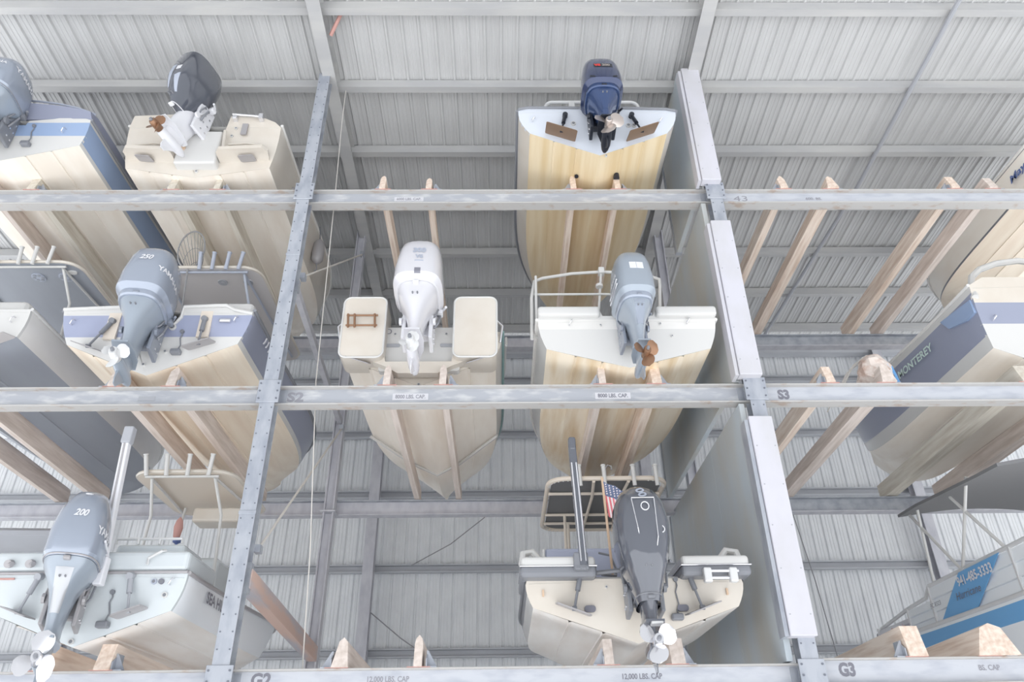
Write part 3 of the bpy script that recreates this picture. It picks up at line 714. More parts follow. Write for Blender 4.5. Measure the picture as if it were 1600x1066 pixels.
# ---- navy and white boat with the 250 motor (middle level)
def ttop(t, x0, x1, y0, y1, z, under, edge, holders, hm='gel', tilt_out=.0, legs=True, legz=.9):
    o = mk('hardtop', loft([[(u, v, z) for u, v in rrect(x0, x1, y0, y1, .32, 6)], [(u, v, z + .05) for u, v in rrect(x0, x1, y0, y1, .32, 6)]]), under, t)
    mk('top_edge', tube([(u, v, z + .03) for u, v in rrect(x0 - .01, x1 + .01, y0 - .01, y1 + .01, .32, 6)], .03, 6, True), edge, o, smooth=True)
    for x in holders:
        lean = (x - (x0 + x1) / 2) * .28
        p0, p1 = Vector((x, y0 - .06, z - .06)), Vector((x + lean * .35, y0 - .14, z + .26))
        mk('rod_holder', join(rod(p0, p1, .033, 10), rod(p1 - (p1 - p0) * .06, p1, .041, 10)), hm, o, smooth=40)
    if legs:
        for x in (x0 + .28, x1 - .28):
            s = 1 if x > (x0 + x1) / 2 else -1
            mk('pipe_leg', tube([(x, y0 + .12, z - .03), (x + s * .06, y0 + .5, z - .5), (x + s * .12, y0 + .55, legz)], .024), hm, o, smooth=True)
            mk('pipe_leg', tube([(x, y1 - .5, z - .03), (x + s * .1, y1 - .55, legz)], .024), hm, o, smooth=True)
            mk('frame_bar', tube([(x, y0 + .05, z - .03), (x + s * .14, y1 - .2, z - .03)], .022), hm, o)
        mk('frame_bar', tube([(x0 + .2, y0 + .06, z - .03), (x1 - .2, y0 + .06, z - .03)], .022), hm, o)
    return o
b = boat('navy and white boat with tan bottom carrying the grey 250 motor', -5.4, -.06, 1)
h = hull(b, 1.44, 1.27, .5, 1.06, 7.2, full=.45, bot='tan', bands=((0, .14, 'gel'), (.14, .95, 'navyside'), (.95, 1, 'gel')), tbands=((-1, .62, 'gel'), (.62, .98, 'navy'), (.98, 9, 'gel')), top=[(-1.44, 1.06), (-1.4, 1.1), (-.48, 1.12), (-.42, .86), (.30, .84), (.36, 1.12), (1.0, 1.14), (1.15, 1.06), (1.44, 1.0)], stem=.7)
mk('notch_rim', tube([tpos(x, z, .12, .01) for x, z in ((-1.44, 1.08), (-.5, 1.12), (-.46, .98), (-.38, .85), (.28, .83), (.36, .94), (.38, 1.12), (1.02, 1.14), (1.16, 1.06), (1.44, 1.0))], .03), 'gel', b, smooth=True)
mk('corner_pod', rbox(.62, 1.38, .0, .7, 1.08, 1.32, .1, 3), 'gel', b); mk('hatch', rbox(-1.0, -.5, .0, .4, 1.06, 1.16, .03), 'gel', b)
for x, z, lean in ((-.86, .44, .22), (.76, .47, -.02)):
    tab(b, x, z, .12, .38, .3, .36, .35, 'tabgrey', lean=lean)
    mk('actuator_pad', box(x + lean - .09, x + lean + .09, -.13, -.09, z + .12, z + .58), 'ttoptan', b)
for x, z in ((-.1 + .2, .38), (.22, .38), (-.06, .17)): fitting(b, x, z, .12, .03)
fitting(b, .26, .78, .12, .055, 'gel', 'livewell_outlet'); eye(b, -1.25, .86, .12); eye(b, 1.2, .9, .12)
mk('stern_light', rbox(.95, 1.13, -.16, -.11, .84, .9, .02), 'steel', b)
transducer(b, .42, .36, .7, .12)
for k, (dz_, mm) in enumerate(((0, 'decalwhite'), (.01, 'decalwhite'), (0, 'decalwhite'), (-.02, 'mint'), (-.03, 'mint'), (-.01, 'mint'), (0, 'decalwhite'), (.02, 'decalwhite'))):
    mk('script_mark', tube([(1.452, .50 + .13 * k, .84 + dz_), (1.46, .54 + .13 * k, .90 + dz_), (1.466, .56 + .13 * k, .97 + dz_)], .014, 5), mm, b)
ttop(b, -1.0, .95, .95, 4.2, 2.66, 'ttopgrey', 'gelcream', (-.06, .16, .40, .62), 'decalgrey')
for x in (.2, .66): mk('speaker', join(disc((x, 1.35, 2.652), (0, 0, 1), .085, .02, 18), disc((x, 1.35, 2.645), (0, 0, 1), .03, .02, 10)), 'plasticgrey', b)
M, c, lo = outboard('large grey outboard motor marked 250 on the navy and white boat', (-5.46, -.18, LV[1] + .2 + .76), 1.12, 'bucket', 'yamaha', 'yamahagrey', 'yamahadark', .12, .14, 'alu', .9, .19, apron='yamaha', sx=.86)
text('250', .12, 'decalwhite', M, (-.02, -1, .54), *AFT, target=c, bold=.004, shear=.3)
text('YAMAHA', .12, 'decalwhite', M, (.33, -.62, .36), (.7, .7, 0), (0, 0, 1), target=c, ray=(-.7, .7, 0), bold=.004, width=.46)
mk('vent_lid', loft([superell(.838, 0, -.37, .22, .27, 3), superell(.86, 0, -.37, .2, .25, 3)]), 'yamahadark', M)
nt_ = thing('landing_net', 'black landing net hoop standing behind the grey 250 motor', 'net', (-5.1, .6, 8.0))
hp = [(-.62 + .21 * math.cos(a), .3 + .05 * math.cos(a), 2.0 + .42 * math.sin(a)) for a in [2 * PI * k / 22 for k in range(22)]]
mk('hoop', tube(hp, .014, 6, True), 'netblack', nt_, smooth=True)
mk('handle', rod((-.60, .3, 1.6), (-.45, .3, .1), .016), 'netblack', nt_)
cen = Vector((-.72, .9, 1.75))
mk('mesh_bag', join(*[tube([Vector(p), Vector(p).lerp(cen, .5) + Vector((0, .1, -.08)), cen], .005, 4) for p in hp], *[tube([Vector(p).lerp(cen, q) + Vector((0, .1 * math.sin(PI * q), -.06 * math.sin(PI * q))) for p in hp], .005, 4, True) for q in (.25, .5, .75)]), 'netblack', nt_)

# ---- dark-bottomed boat at the left edge (middle level)
b = boat('white boat with dark blue-grey bottom cut by the left edge at middle level', -8.55, -.08, 1)
h = hull(b, 1.22, 1.12, .62, 1.08, 7.2, full=.5, bot='navydeep', bands=((0, 1, 'sidegrey'),), tbands=((-1, .62, 'navydeep'), (.62, 9, 'gel')), stem=.7, rub='gel', strakes=(.5,))
mk('corner_pod', rbox(-.2, 1.05, .0, .7, 1.06, 1.36, .12, 3), 'gel', b)
tab(b, .86, .5, .12, .5, .32, .5, .3, 'ttopgrey', False)
eye(b, 1.0, .9, .12)
ttop(b, -1.2, 1.0, .8, 3.6, 2.66, 'navydeep', 'gelcream', (-.34, .04, .28, .54), 'gel')
for x in (.14, .62):
    sp = mk('speaker', disc((x, 1.2, 2.652), (0, 0, 1), .12, .02, 20), 'decalgrey', b)
    mk('grille', join(*[disc((x + .075 * math.cos(a), 1.2 + .075 * math.sin(a), 2.638), (0, 0, 1), .03, .01, 8) for a in [2 * PI * k / 6 for k in range(6)]]), 'navydeep', sp)
mk('dome_light', loft([superell(2.635, .8, 1.05, .09, .05), superell(2.66, .8, 1.05, .09, .05)]), 'gel', b)

# ---- boat with the white 300 motor (middle level)
b = boat('cream boat with two raised stern seats carrying the white 300 motor', -1.43, .32, 1)
h = hull(b, 1.27, 1.17, .46, .9, 7.0, full=.4, bot='creambottom', bands=((0, .85, 'gelcream'), (.85, 1, 'teal')), tbands=((-1, 9, 'gelcream'),), top=[(-1.27, .9), (-.62, .92), (.62, .92), (1.27, .9)], rub='teal', stem=.55)
sm = [(0, 3.75, .02), (.45, 3.45, .13), (1.18, 2.75, .40)]
mk('bottom_step', tube([(-x, y, z - .0) for x, y, z in reversed(sm)] + sm[1:], .03, 6), 'gel', b)
for s in (-1, 1):
    sb = mk('stern_seat', loft([[(u, y, v) for u, v in rrect(s * .86 - .34, s * .86 + .34, .3, 1.40, .12, 5)] for y in (-.36, .12)]), 'gelcream', b, smooth=50)
    mk('seat_welt', tube([(u, -.36, v) for u, v in rrect(s * .86 - .33, s * .86 + .33, .31, 1.39, .11, 5)], .016, 6, True), 'gel', sb, smooth=True)
    tab(b, s * .92, .44, .12, .38, .3, .36, .55, 'tabgrey', lean=-s * .1)
    mk('stern_rail', tube([(s * 1.24, -.12, .7), (s * 1.28, -.2, .95), (s * 1.18, -.2, 1.06)], .02), 'steel', b, smooth=True)
mk('swim_platform', prism([(-1.22, .52), (-.5, .22), (-.3, .10), (.3, .10), (.5, .22), (1.22, .52), (1.22, .72), (.56, .6), (.5, .3), (-.5, .3), (-.56, .6), (-1.22, .72)], -.24, -.1, 'y'), 'gelcream', b)
mk('splash_well', loft([[(u, -.12, v) for u, v in rrect(-.62, .62, .2, .98, .05)], [(u, .0, v) for u, v in rrect(-.62, .62, .2, .98, .05)]]), 'gel', b)
ld = mk('folding_ladder', join(*[tube([(-1.12, -.42, z), (-.64, -.42, z)], .016) for z in (1.02, .84)]), 'bronze', b)
for xx in (-1.08, -.98, -.67): mk('ladder_step', rod((xx, -.43, .80), (xx - .02, -.43, 1.04), .018), 'bronze', ld)
for x in (-.42, .42): mk('slot_drain', loft([[(u, y, v) for u, v in rrect(x - .11, x + .11, .62, .68, .028)] for y in (-.135, -.115)]), 'plasticgrey', b)
for x, z in ((-.4, .84), (.4, .84), (0, .0)): fitting(b, x, z + .02, .12, .028)
text('D', .14, 'inkdark', b, (-.5, -.125, .9), *AFT, off=.004)
rl = mk('bow_rail', tube([(1.2, 3.2, 1.15), (1.32, 1.6, 1.2), (1.34, .4, 1.1), (1.34, .3, .9)], .022), 'alu', b, smooth=True)
M, c, lo = outboard('white outboard motor marked 300 V6 between the cream stern seats', (-1.43, .10, LV[1] + .2 + 1.06), 1.16, 'bucket', 'enginewhite', 'enginewhite', 'enginepearl', .16, 0, 'alu', .3, .16, sx=.87)
text('300', .13, 'decalgrey', M, (.02, -1, .50), *AFT, target=c, bold=.008)
text('V6', .10, 'decalgrey', M, (.03, -1, .36), *AFT, target=c, bold=.006)
patch('small_print', .13, .018, 'decalgrey', M, (.03, 0, .28), c)
patch('badge', .1, .07, 'inkdark', M, (.04, 0, .68), c, ray=(0, 1, -.3)); patch('vent_plug', .09, .08, 'inkdark', M, (.02, 0, .1), c)

# ---- railed boat with the blue-grey motor (middle level)
b = boat('white boat with stained tan bottom and white tube rail beside the partition', 1.72, -.23, 1)
h = hull(b, 1.34, 1.22, .3, .78, 7.0, full=.35, bot='tanstain', bands=((0, .9, 'gel'), (.9, 1, 'sidegrey')), tbands=((-1, .62, 'gel'), (.62, .78, 'sidegrey'), (.78, 9, 'gel')), top=[(-1.34, .78), (-1.3, .92), (-1.2, .98), (-.42, .98), (-.36, .84), (.40, .84), (.46, .98), (1.2, .96), (1.34, .86), (1.34, .78)], rub='sidegrey', stem=.55)
for x0, x1 in ((-1.34, -.40), (.44, 1.36)): mk('gunwale_cap', rbox(x0, x1, -.2, .3, .80, .97, .05, 3), 'gel', b)
for x, z in ((-.85, .72), (.92, .74)): eye(b, x, z, .12)
for x in (.62, .94): mk('rod_holder', tube([(x, .0, .96), (x, -.06, 1.0), (x + .04, -.06, 1.02)], .022), 'tabgrey', b)
for x, z in ((-.4, .68), (.5, .70), (.66, .5), (.06, .12)): fitting(b, x, z, .12, .018)
ra = [(-1.42, .2, .62), (-1.40, .38, 1.5), (-1.34, .5, 1.92), (-1.2, .55, 2.02), (-.7, .6, 2.15), (-.2, .62, 2.2), (.3, .6, 2.16), (.62, .55, 2.05), (.74, .5, 1.95), (.72, .45, 1.8), (.58, .3, .8)]
ml = mk('tube_rail', tube(ra, .027), 'gel', b, smooth=True)
mk('rail_bar', tube([(-1.38, .42, 1.60), (-.2, .5, 1.66), (.60, .46, 1.58)], .02), 'gel', ml)
mk('rail_bar', tube([(-1.32, .4, 1.95), (-1.34, .3, .7)], .022), 'gel', ml); mk('rail_bar', tube([(-.2, .62, 2.2), (-.36, .4, 1.0)], .02), 'gel', ml)
mk('rail_light', join(disc((-.27, .5, 1.82), (0, 0, 1), .06, .05), rbox(-.25, -.15, .55, .68, 2.14, 2.26, .015)), 'gel', ml)
M, c, lo = outboard('blue-grey outboard motor with white sticker on the railed boat', (1.74, -.33, LV[1] + .2 + .70), 1.0, 'bucket', 'yamahagrey', 'yamahagrey', 'yamahadark', .06, .06, 'bronze', .9, .23, apron='yamaha', sx=.78)
for xx in (-.066, .066): patch('sticker', .125, .13, 'decalwhite', M, (xx, 0, .46), c)
text('YAMAHA', .10, 'decalwhite', M, (-.5, -.42, .42), (0, -1, 0), (0, 0, 1), target=c, ray=(1, 0, 0), bold=.004)
mk('side_stripe', join(*[tube([(-.372, -.72 + .1 * k, .26 - .08 * j), (-.372, -.3 + .1 * k, .26 - .08 * j)], .012, 5) for j in range(2) for k in range(2)]), 'decalwhite', M)
patch('leg_panel', .2, .36, 'yamaha', M, (0, 0, -.28), lo, taper=.6)

# ---- white boat with the 200 motor (lowest level, left)
b = boat('white centre console boat with tan hardtop on the lowest level at left', -5.32, -.18, 0, .25, .0)
h = hull(b, 1.24, 1.10, .40, .84, 6.6, full=.45, bot='greybottom', bands=((0, 1, 'sideboat'),), tbands=((-1, 9, 'gelcool'),), top=[(-1.24, .84), (-1.2, .86), (1.2, .86), (1.24, .84)], rub='tabgrey', stem=.7)
mk('transom_trim', tube([tpos(x, z, .12, .015) for x, z in ((-1.24, .85), (1.24, .85))], .02), 'tabgrey', b)
mk('gunwale_cap', rbox(-1.22, 1.22, -.12, .9, .86, 1.12, .06, 3), 'gelcool', b); mk('stern_seat', rbox(.1, 1.0, .2, .9, 1.1, 1.3, .06, 3), 'gelcool', b)
mk('seat_rail', join(tube([(.1, .2, 1.3), (.1, .2, 1.36), (.95, .2, 1.36), (.95, .2, 1.3)], .018), *[rod((x, .2, 1.29), (x, .2, 1.37), .02) for x in (.38, .66)]), 'alu', b)
mk('grab_rail', tube([(.72, -.13, .95), (.75, -.2, 1.0), (.88, -.16, 1.1), (.9, -.1, 1.12)], .018), 'alu', b, smooth=True)
for s in (-1, 1): tab(b, s * .66, .38, .12, .34, .26, .36, .05, 'tabgrey', lean=-s * .1, mact='plasticgrey')
transducer(b, .36, .25, .62, .12)
for x, z in ((-.36, .30), (-.02, .06), (1.0, .58)): fitting(b, x, z, .12, .035)
for x, z, mm in ((.84, .74, 'decalgrey'), (.93, .74, 'inkdark')): fitting(b, x, z, .12, .034, mm, 'deck_port')
eye(b, 1.06, .74, .12)
for x in (-.72, -.98): mk('stern_socket', join(disc((x, -.15, .96), (0, 1, .3), .05, .06, 14), rod((x, -.14, .96), (x + .07, -.2, .94), .03)), 'tabgrey', b)
text('SEA HUNT', .2, 'inkdark', b, (1.22, 1.1, .70), (0, 1, 0), (0, 0, 1), off=.035, bold=.006)
mk('warning_strip', box(-1.14, -.88, -.115, -.10, .775, .795), 'redrust', b)
tt = ttop(b, -.55, .98, 1.35, 3.4, 2.72, 'ttoptan', 'gelcream', (-.28, .02, .34, .66), 'gel', legz=1.0)
mk('electronics_box', rbox(.12, .88, 2.3, 2.7, 2.26, 2.5, .04, 3), 'gelcream', tt); mk('console', rbox(-.1, .6, 2.5, 3.4, .9, 1.75, .08, 3), 'gelcool', b)
pole = mk('shallow_water_anchor', join(rbox(.18, .30, -.32, -.2, .66, 1.0, .015), ), 'decalwhite', b)
mk('mast', join(loft([[(x + dx, y, z) for dx, y in rrect(-.045, .045, yy - .05, yy + .05, .012, 2)] for x, yy, z in ((.24, -.26, .7), (.13, -.28, 2.55))]), ), 'decalwhite', pole)
mk('groove', loft([[(.24 - .012, -.318, .75), (.24 + .012, -.318, .75), (.24 + .012, -.308, .75), (.24 - .012, -.308, .75)], [(.13 - .012, -.338, 2.5), (.13 + .012, -.338, 2.5), (.13 + .012, -.328, 2.5), (.13 - .012, -.328, 2.5)]]), 'tabgrey', pole)
mk('mast_head', rbox(.07, .20, -.35, -.22, 2.5, 2.74, .02), 'plasticgrey', pole)
mk('hose', tube([(.2, -.3, .9), (.08, -.34, .82), (.02, -.34, .66), (.08, -.34, .55), (.14, -.34, .62), (.1, -.34, .8)], .014, 6), 'black', pole, smooth=True)
lr = thing('fishing_lure', 'small red lure hanging under the tan hardtop', 'lure', (-5.15, 1.6, 4.95)); mk('body', lathe([(0, .01), (.05, .05), (.2, .07), (.3, .05), (.36, .01)], n=10), 'redrust', lr, smooth=True); mk('swivel', join(rod((.02, 0, -.3), (.02, 0, .02), .02), lathe([(-.06, .01), (-.03, .06), (.02, .06), (.05, .02)], (.02, 0, 0), n=10)), 'decalblue', lr)
M, c, lo = outboard('grey outboard motor marked 200 with steel propeller at lower left', (-5.45, -.28, LV[0] + .25 + .76), 1.12, 'round', 'yamaha', 'yamahagrey', 'tabgrey', .10, .34, 'steel', .0, .26, sx=.76)
text('200', .11, 'decalwhite', M, (0, -1, .46), *AFT, target=c, bold=.004, shear=.3)
text('YAMAHA', .12, 'decalwhite', M, (.36, -.55, .30), (.7, .7, 0), (0, 0, 1), target=c, ray=(-.7, .7, 0), bold=.004, width=.46)
mk('round_badge', tube([(.045 * math.cos(a), -.66 + .05 * math.sin(a), .735 + .02 * math.sin(a)) for a in [2 * PI * k / 14 for k in range(14)]], .008, 5, True), 'decalwhite', M)
patch('leg_panel', .22, .42, 'silverleg', M, (0, 0, -.32), lo, taper=.5)
mk('side_stripe', tube([(.372, -.66, .22), (.374, -.4, .22), (.372, -.15, .24)], .016, 5), 'decalwhite', M)
bn = thing('folded_bimini', 'grey folded canopy with pale poles at the lower left edge', 'canopy', (-7.3, 2.2, LV[0] + 1.2))
mk('canvas', loft([[(x, y + .5 * math.sin(a), z + .16 * math.cos(a)) for a in [2 * PI * k / 14 for k in range(14)]] for x, y, z in ((-1.4, 0, 1.05), (.2, 0, 1.02), (.52, .1, .92), (.75, .2, .72))]), 'plasticgrey', bn, smooth=True)
mk('pole', tube([(-.75, -.6, -.25), (.0, -.2, .62), (.28, -.1, .86)], .022), 'rope', bn); mk('pole', tube([(.2, .1, .85), (.55, .2, .76), (.72, .3, .55)], .02), 'rope', bn)

# ---- boat with the glossy black motor (lowest level, middle)
b = boat('white boat with black gunwale trim, anchor mast and dark canopy on lowest level', 1.5, -.03, 0, .25)
h = hull(b, 1.38, 1.29, .42, .76, 6.4, full=.4, bot='greybottom', bands=((0, .5, 'gel'), (.5, 1, 'black')), tbands=((-1, 9, 'gelcream'),), top=[(-1.36, .76), (1.36, .76)], rub='black', stem=.6, rubr=.03)
for s in (-1, 1):
    x0, x1 = (-1.44, -.5) if s < 0 else (.58, 1.44)
    gp = mk('gunwale_pod', rbox(x0, x1, -.3, .8, .86, 1.0, .05, 3), 'gel', b)
    mk('black_band', rbox(x0 - .01, x1 + .01, -.31, .78, .74, .88, .05, 3), 'black', gp); mk('chrome_band', rbox(x0 - .018, x1 + .018, -.318, .6, .865, .882, .006, 1), 'steel', gp)
    mk('cleat_arch', tube([(s * 1.42, .0, .96), (s * 1.40, .05, 1.12), (s * 1.28, .1, 1.16), (s * 1.14, .1, 1.0)], .045), 'gel', gp, smooth=True)
    tab(b, s * .80, .40, .12, .42, .28, .36, .15, 'tabgrey', lean=-s * .12)
    mk('through_hull_vent', loft([[(u, y, v) for u, v in rrect(s * .58 - .07, s * .58 + .07, .36, .44, .035)] for y in (-.085, -.06)]), 'inkdark', b)
    mk('side_light', box(s * 1.16 - .012, s * 1.16 + .012, -.1, -.08, .55, .63), 'cork', b)
fitting(b, -.36, .66, .12, .018); fitting(b, .36, .66, .12, .018)
lb = mk('boarding_ladder', join(tube([(.86, -.36, .78), (1.26, -.36, .78)], .02), tube([(.86, -.34, .70), (1.2, -.34, .70)], .02)), 'steel', b); [mk('ladder_hinge', rbox(xx, xx + .1, -.4, -.3, .64, .82, .02), 'alu', lb) for xx in (.82, 1.14)]
transducer(b, .52, .3, .74, .12)
mk('stern_cushion', rbox(-1.08, .55, .7, .95, .78, 1.38, .05, 3), 'cushion', b); mk('cushion_piping', tube([(-1.09, .7, .8), (-1.09, .7, 1.36)], .02), 'gel', b)
mk('stern_deck', rbox(-.62, .62, -.05, .7, .72, .80, .03), 'gel', b)
mk('battery_cable', join(tube([(-.35, .5, 1.25), (-.2, .45, 1.2), (-.14, .4, 1.0), (-.2, .1, .84), (-.4, -.05, .82)], .016, 6), tube([(-.5, -.05, .84), (-.2, -.1, .86), (.05, -.1, .84)], .03, 6)), 'black', b, smooth=True)
ot = rrect(-.92, .98, 1.6, 4.3, .3, 6)
tt = mk('canopy_canvas', loft([[(u, v, 2.74) for u, v in rrect(-.86, .92, 1.68, 4.24, .28, 6)], [(u, v, 2.77) for u, v in rrect(-.86, .92, 1.68, 4.24, .28, 6)]]), 'canvasblack', b)
mk('canopy_frame', tube([(u, v, 2.74) for u, v in ot], .04, 8, True), 'ttoptan', tt, smooth=True)
lc = [tube([(u + .0, v, 2.74 - .045), (u * .95, v * .99 + .02, 2.735)], .012, 4) for u, v in ot]
mk('lacing', join(*lc), 'gel', tt)
for y in (2.2, 3.3, 3.8): mk('cross_bar', tube([(-.9, y, 2.70), (.95, y, 2.70)], .026), 'ttoptan', tt)
for x in (-.2, .36): mk('cross_bar', tube([(x, 1.62, 2.70), (x - .04 * (1 if x > 0 else -1), 2.3, 2.68), (x + .05, 4.2, 2.68)], .026), 'ttoptan', tt)
for x in (-.55, .75): mk('canopy_leg', join(tube([(x, 3.3, 2.70), (x, 3.3, 1.0)], .026), tube([(x + .1, 3.8, 2.70), (x + .1, 3.8, 1.0)], .026)), 'ttoptan', tt)
for x in (-.42, -.03, .44, .8): mk('rod_holder', join(rod((x, 1.55, 2.6), (x - .02, 1.5, 2.92), .032, 10), rod((x - .02, 1.5, 2.9), (x - .02, 1.5, 2.93), .04, 10)), 'gel', tt)
pole = mk('shallow_water_anchor', join(rbox(-.78, -.60, -.40, -.28, .80, 1.02, .02), *[disc((-.76 + .07 * k, -.41, .82), (0, 1, 0), .018, .02) for k in range(3)]), 'black', b)
mk('mast', loft([[(x + dx, y, z) for dx, y in rrect(-.05, .05, yy - .055, yy + .055, .02, 3)] for x, yy, z in ((-.66, -.36, .86), (-.72, -.36, 2.42))]), 'engineblack', pole)
mk('mast_rail', join(rod((-.69, -.42, .9), (-.745, -.42, 2.2), .012), rod((-.63, -.42, .9), (-.685, -.42, 2.2), .012)), 'steel', pole)
mk('mast_head', rbox(-.77, -.67, -.42, -.3, 2.38, 2.58, .03), 'engineblack', pole)
M, c, lo = outboard('large glossy black outboard motor with polished propeller on the lowest level', (1.56, -.16, LV[0] + .25 + .84), 1.06, 'long', 'engineblack', 'engineblack', 'black', .10, -.02, 'steel', 1.0, .23, sx=.9)
text('00', .15, 'decalgrey', M, (.0, 0, .66), (.25, 0, -.97), (.97, 0, .25), target=c, ray=(0, 1, 0), bold=.006)
for (bx, bz, r) in ((.02, .46, .05), (.2, .2, .04)):
    mk('round_badge', tube([(bx + r * math.cos(a), -.845 + (.05 if bx > .1 else 0), bz + r * math.sin(a)) for a in [2 * PI * k / 14 for k in range(14)]], .007, 5, True), 'decalwhite', M)
mk('silver_edge', tube([(-.14, -.83, .56), (-.10, -.845, .2), (-.03, -.72, -.25)], .006, 5), 'steel', M); mk('silver_edge', tube([(-.14, -.83, .57), (.15, -.83, .57)], .006, 5), 'steel', M); mk('silver_edge', tube([(.15, -.83, .56), (.14, -.835, .1), (.05, -.70, -.3)], .006, 5), 'steel', M)
mk('anode', rbox(-.05, .09, -.73, -.62, -.82, -.79, .008, 1), 'alu', M)
fl = thing('flag', 'small striped flag on a wooden staff in front of the dark canopy', 'flag', (1.32, .35, LV[0] + .62))
mk('staff', rod((0, 0, 0), (-.06, 0, 1.92), .018), 'cork', fl, smooth=True)
def clothpt(u, v): return (-.05 + u * .30 + .04 * v, -.02 + .03 * math.sin(u * 9 + v * 3), 1.86 - v * .52 - u * .16 - .06 * u * v)
for k in range(13):
    rows = [[clothpt(j / 8 * (1 if True else 1), (k + q) / 13) for j in range(9)] for q in (0, 1)]
    # stripes hang down along the drooping cloth
    rows = [[clothpt((k + q) / 13, .38 + .62 * j / 8) for j in range(9)] for q in (0, 1)]
    mk('stripe', join(loft(rows, closed=False), ), 'flagred' if k % 2 == 0 else 'flagwhite', fl)
cn = mk('canton', loft([[clothpt(i / 6, .38 * j / 6) for j in range(7)] for i in range(7)], closed=False), 'flagblue', fl)
mk('stars', join(*[disc(Vector(clothpt(.1 + .16 * i, .05 + .065 * j)) - Vector((0, .01, 0)), (0, 1, 0), .011, .006, 5) for i in range(6) for j in range(5)]), 'flagwhite', cn)['kind'] = 'stuff'
hk = tag(mk('hanging_hook', tube([(1.5, 1.6, 5.9), (1.5, 1.6, 6.06), (1.54, 1.6, 6.12), (1.6, 1.6, 6.1), (1.6, 1.6, 6.04)], .014, 6), 'tabgrey'), 'small bent hook above the striped flag', 'hook')

# ---- navy boat in the right-hand bay (middle level)
b = boat('navy and white bowrider with white arch at the right of the middle level', 8.62, .1, 1, .2)
h = hull(b, 1.34, 1.22, .46, 1.52, 6.6, full=.5, rise=.55, bot='creambottom', bands=((0, .2, 'gel'), (.2, .88, 'navyside'), (.88, 1, 'gel')), tbands=((-1, .86, 'gel'), (.86, 1.22, 'navyside'), (1.22, 9, 'gelcream')), top=[(-1.34, 1.52), (-1.1, 1.66), (.9, 1.66), (1.34, 1.52)], rub='sidegrey', stem=.6, rake=.16)
mk('side_gill', loft([[(-1.30 - d, y, z) for y, z in ((-.15, 1.3), (.7, 1.42), (.55, 1.2), (.1, 1.06), (-.15, 1.06))] for d in (0, .06)]), 'navybright', b)
mk('arch', tube([(-1.30, -.22, 1.3), (-1.2, -.1, 1.6), (-1.05, .0, 1.86), (-.8, .1, 2.08), (-.4, .2, 2.28), (.0, .2, 2.34), (.4, .2, 2.28), (.9, .1, 2.0), (1.1, .1, 1.7), (1.3, -.2, 1.1)], .055), 'gel', b, smooth=True)
mk('bulwark', loft([[(-1.15, -.15, 1.4), (-.8, -.1, 1.75), (.8, -.1, 1.75), (1.15, -.15, 1.4)], [(-1.15, .1, 1.4), (-.8, .1, 1.8), (.8, .1, 1.8), (1.15, .1, 1.4)]]), 'gelcream', b)
text('MONTEREY', .2, 'mint', b, (-1.335, 1.7, 1.22), (0, -1, -.06), (0, 0, 1), off=.045, bold=.004, width=1.2)
eye(b, -1.1, .95, .16); fitting(b, -.4, 1.3, .16, .03)
tp_ = thing('tarp_bundle', 'bright blue tarp edge and crumpled cover lashed beside the navy hull', 'tarp', (5.62, .35, LV[1] + .02))
def lump(rx, ry, rz_, cz, seed, n=14, k=9):
    rnd = random.Random(seed); secs = []
    for i in range(k + 1):
        a = PI * i / k; row = []
        for j in range(n):
            b_ = 2 * PI * j / n; q = 1 + .14 * math.sin(3 * b_ + 5 * a + seed) + rnd.uniform(-.07, .07)
            row.append((rx * math.sin(a) * math.cos(b_) * q, ry * math.sin(a) * math.sin(b_) * q, cz + rz_ * math.cos(a) * (1 if a < 2 else .95)))
        secs.append(row)
    return loft(secs)
mk('crumpled_cover', lump(.24, .3, .34, .35, 3), 'cork2', tp_)
mk('blue_sheet', loft([[(.16 + .05 * math.sin(k), y, z) for y, z in ((-.22, .03), (-.25, .2), (-.2, .4), (-.05, .6), (.15, .66))] for k in (0, 1)] + [[(.30, y + .1, z) for y, z in ((-.22, .0), (-.22, .16), (-.15, .32), (.0, .48), (.15, .5))]], closed=False), 'tarpblue', tp_)
mk('white_sheet', loft([[(.10 - .02 * k, y - .04, z) for y, z in ((-.26, .02), (-.29, .2), (-.24, .4), (-.12, .54))] for k in range(4)], closed=False), 'tag', tp_)
mk('lashing', join(*[tube([(.12, .0 + .1 * k, .64), (.02, .1 + .1 * k, .76 + .03 * (k % 2)), (-.12, .3 + .14 * k, .7), (-.3, .8 + .2 * k, .3)], .01, 5) for k in range(3)]), 'rope', tp_, smooth=True)

# ---- cream boat at the upper right edge (top level)
b = boat('cream hull with black waterline at the upper right edge', 10.66, -.7, 2, .2)
h = hull(b, 1.22, 1.12, .3, .9, 6.0, full=.55, rise=.25, bot='tan', bands=((0, .06, 'black'), (.06, .94, 'creamside'), (.94, 1, 'black')), tbands=((-1, 9, 'gelcream'),), rub='sidegrey', stem=.5)
text('May-C', .2, 'decalblue', b, (-1.2, .92, .60), (0, -1, 0), (0, 0, 1), off=.05, bold=.006, shear=.2, width=.75)

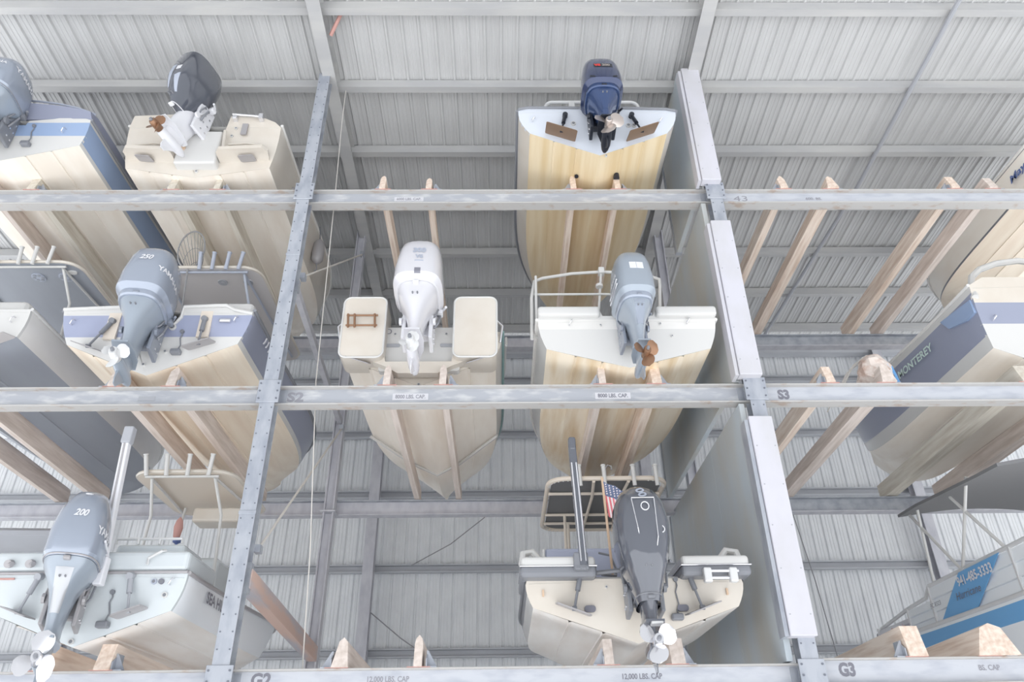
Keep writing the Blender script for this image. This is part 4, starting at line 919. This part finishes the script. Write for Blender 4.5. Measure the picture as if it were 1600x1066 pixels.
# ---- deck boat with blue banner (lowest level, right)
b = boat('white rental deck boat with bright blue banner and black bimini top', 8.65, .5, 0, .08)
h = hull(b, 1.36, 1.2, .28, .98, 6.6, full=.62, rise=.1, bot='greybottom', bands=((0, .55, 'sideboat'), (.55, .9, 'bannerblue'), (.9, 1, 'sideboat')), tbands=((-1, 9, 'gel'),), rub='alu', stem=.5, flare=.0, rubr=.035)
X0 = -1.33
def sidepanel(name, pts, mt, d=.03, parent=b, dx=0.0, label=None):
    return mk(name, loft([[(X0 + dx, y, z) for y, z in pts], [(X0 + dx + d, y, z) for y, z in pts]]), mt, parent, label=label)
for k, (ya, yb) in enumerate(((-.3, .65), (.65, 1.9), (1.9, 3.1), (3.1, 4.0), (4.0, 5.3))):
    za, zb_ = 1.0, (1.62 if k < 3 else (1.42 if k == 3 else 1.3))
    pn = bpy.data.objects.new('fence_panel', None); COL.objects.link(pn); pn.parent = b
    for j in range(3):
        z0 = za + (zb_ - za) * j / 3; z1 = za + (zb_ - za) * (j + 1) / 3
        mk('lap', loft([[(X0 - .035, y, z0), (X0 - .0, y, z1 - .01), (X0 + .03, y, z1 - .01), (X0 + .03, y, z0)] for y in (ya + .015, yb - .015)]), 'sideboat' if k < 4 else 'enginewhite', pn)
    mk('stile', box(X0 - .04, X0 + .04, yb - .02, yb + .02, za, zb_ + .02), 'alu', pn)
mk('top_rail', tube([(X0, -.4, 1.66), (X0, 3.1, 1.64), (X0, 3.3, 1.48), (X0, 4.0, 1.44), (X0 + .05, 5.3, 1.32)], .035), 'alu', b, smooth=True)
bn_ = sidepanel('banner', [(.87, 1.62), (2.03, 1.61), (2.93, 1.0), (1.82, 1.0)], 'bannerblue', .01, b, -.05)
text('941-485-3333', .2, 'decalwhite', bn_, (X0 - .05, 1.62, 1.47), (0, -1, .0), (0, 0, 1), off=.012, bold=.006, width=1.0)
text('Hurricane', .17, 'inkdark', bn_, (X0 - .05, 1.92, 1.27), (0, -1, .0), (0, 0, 1), off=.012, shear=.2, width=.72)
text('FC 8323', .1, 'inkdark', b, (X0 - .035, 2.95, 1.3), (0, -1, 0), (0, 0, 1), off=.02, width=.34)
text('Arena', .16, 'decalblue', b, (X0 - .035, 5.05, 1.14), (0, -1, 0), (0, 0, 1), off=.03, width=.45); text('Rentals', .16, 'redrust', b, (X0 - .035, 4.42, 1.16), (0, -1, 0), (0, 0, 1), off=.03, width=.55)
mk('logo_patch', box(X0 - .05, X0 - .03, -.2, .25, 1.28, 1.45), 'inkdark', b)
bm_ = mk('bimini_top', loft([[(x, y, z + .18 * math.sin(PI * (x + 1.6) / 3.1)) for x in [-1.6 + .31 * k for k in range(11)]] + [(x, y, z - .05 + .16 * math.sin(PI * (x + 1.6) / 3.1)) for x in [1.5 - .31 * k for k in range(11)]] for y, z in ((-.1, 2.66), (.5, 2.7), (1.4, 2.78), (2.3, 2.86), (2.95, 2.88))]), 'canvasblack', b, smooth=40)
for a_, b__ in (((X0, 1.96, 1.64), (X0 - .1, .94, 2.84)), ((X0, 1.98, 1.64), (X0 - .08, 2.9, 2.86)), ((X0, .73, 1.64), (X0 - .08, 1.55, 2.72)), ((X0, 2.9, 1.62), (X0 - .08, 2.6, 2.86))):
    mk('bimini_pole', rod(a_, b__, .026), 'gel', bm_)
mk('stern_box', rbox(-1.1, .6, 5.3, 6.0, .75, 1.35, .04), 'tabgrey', b)
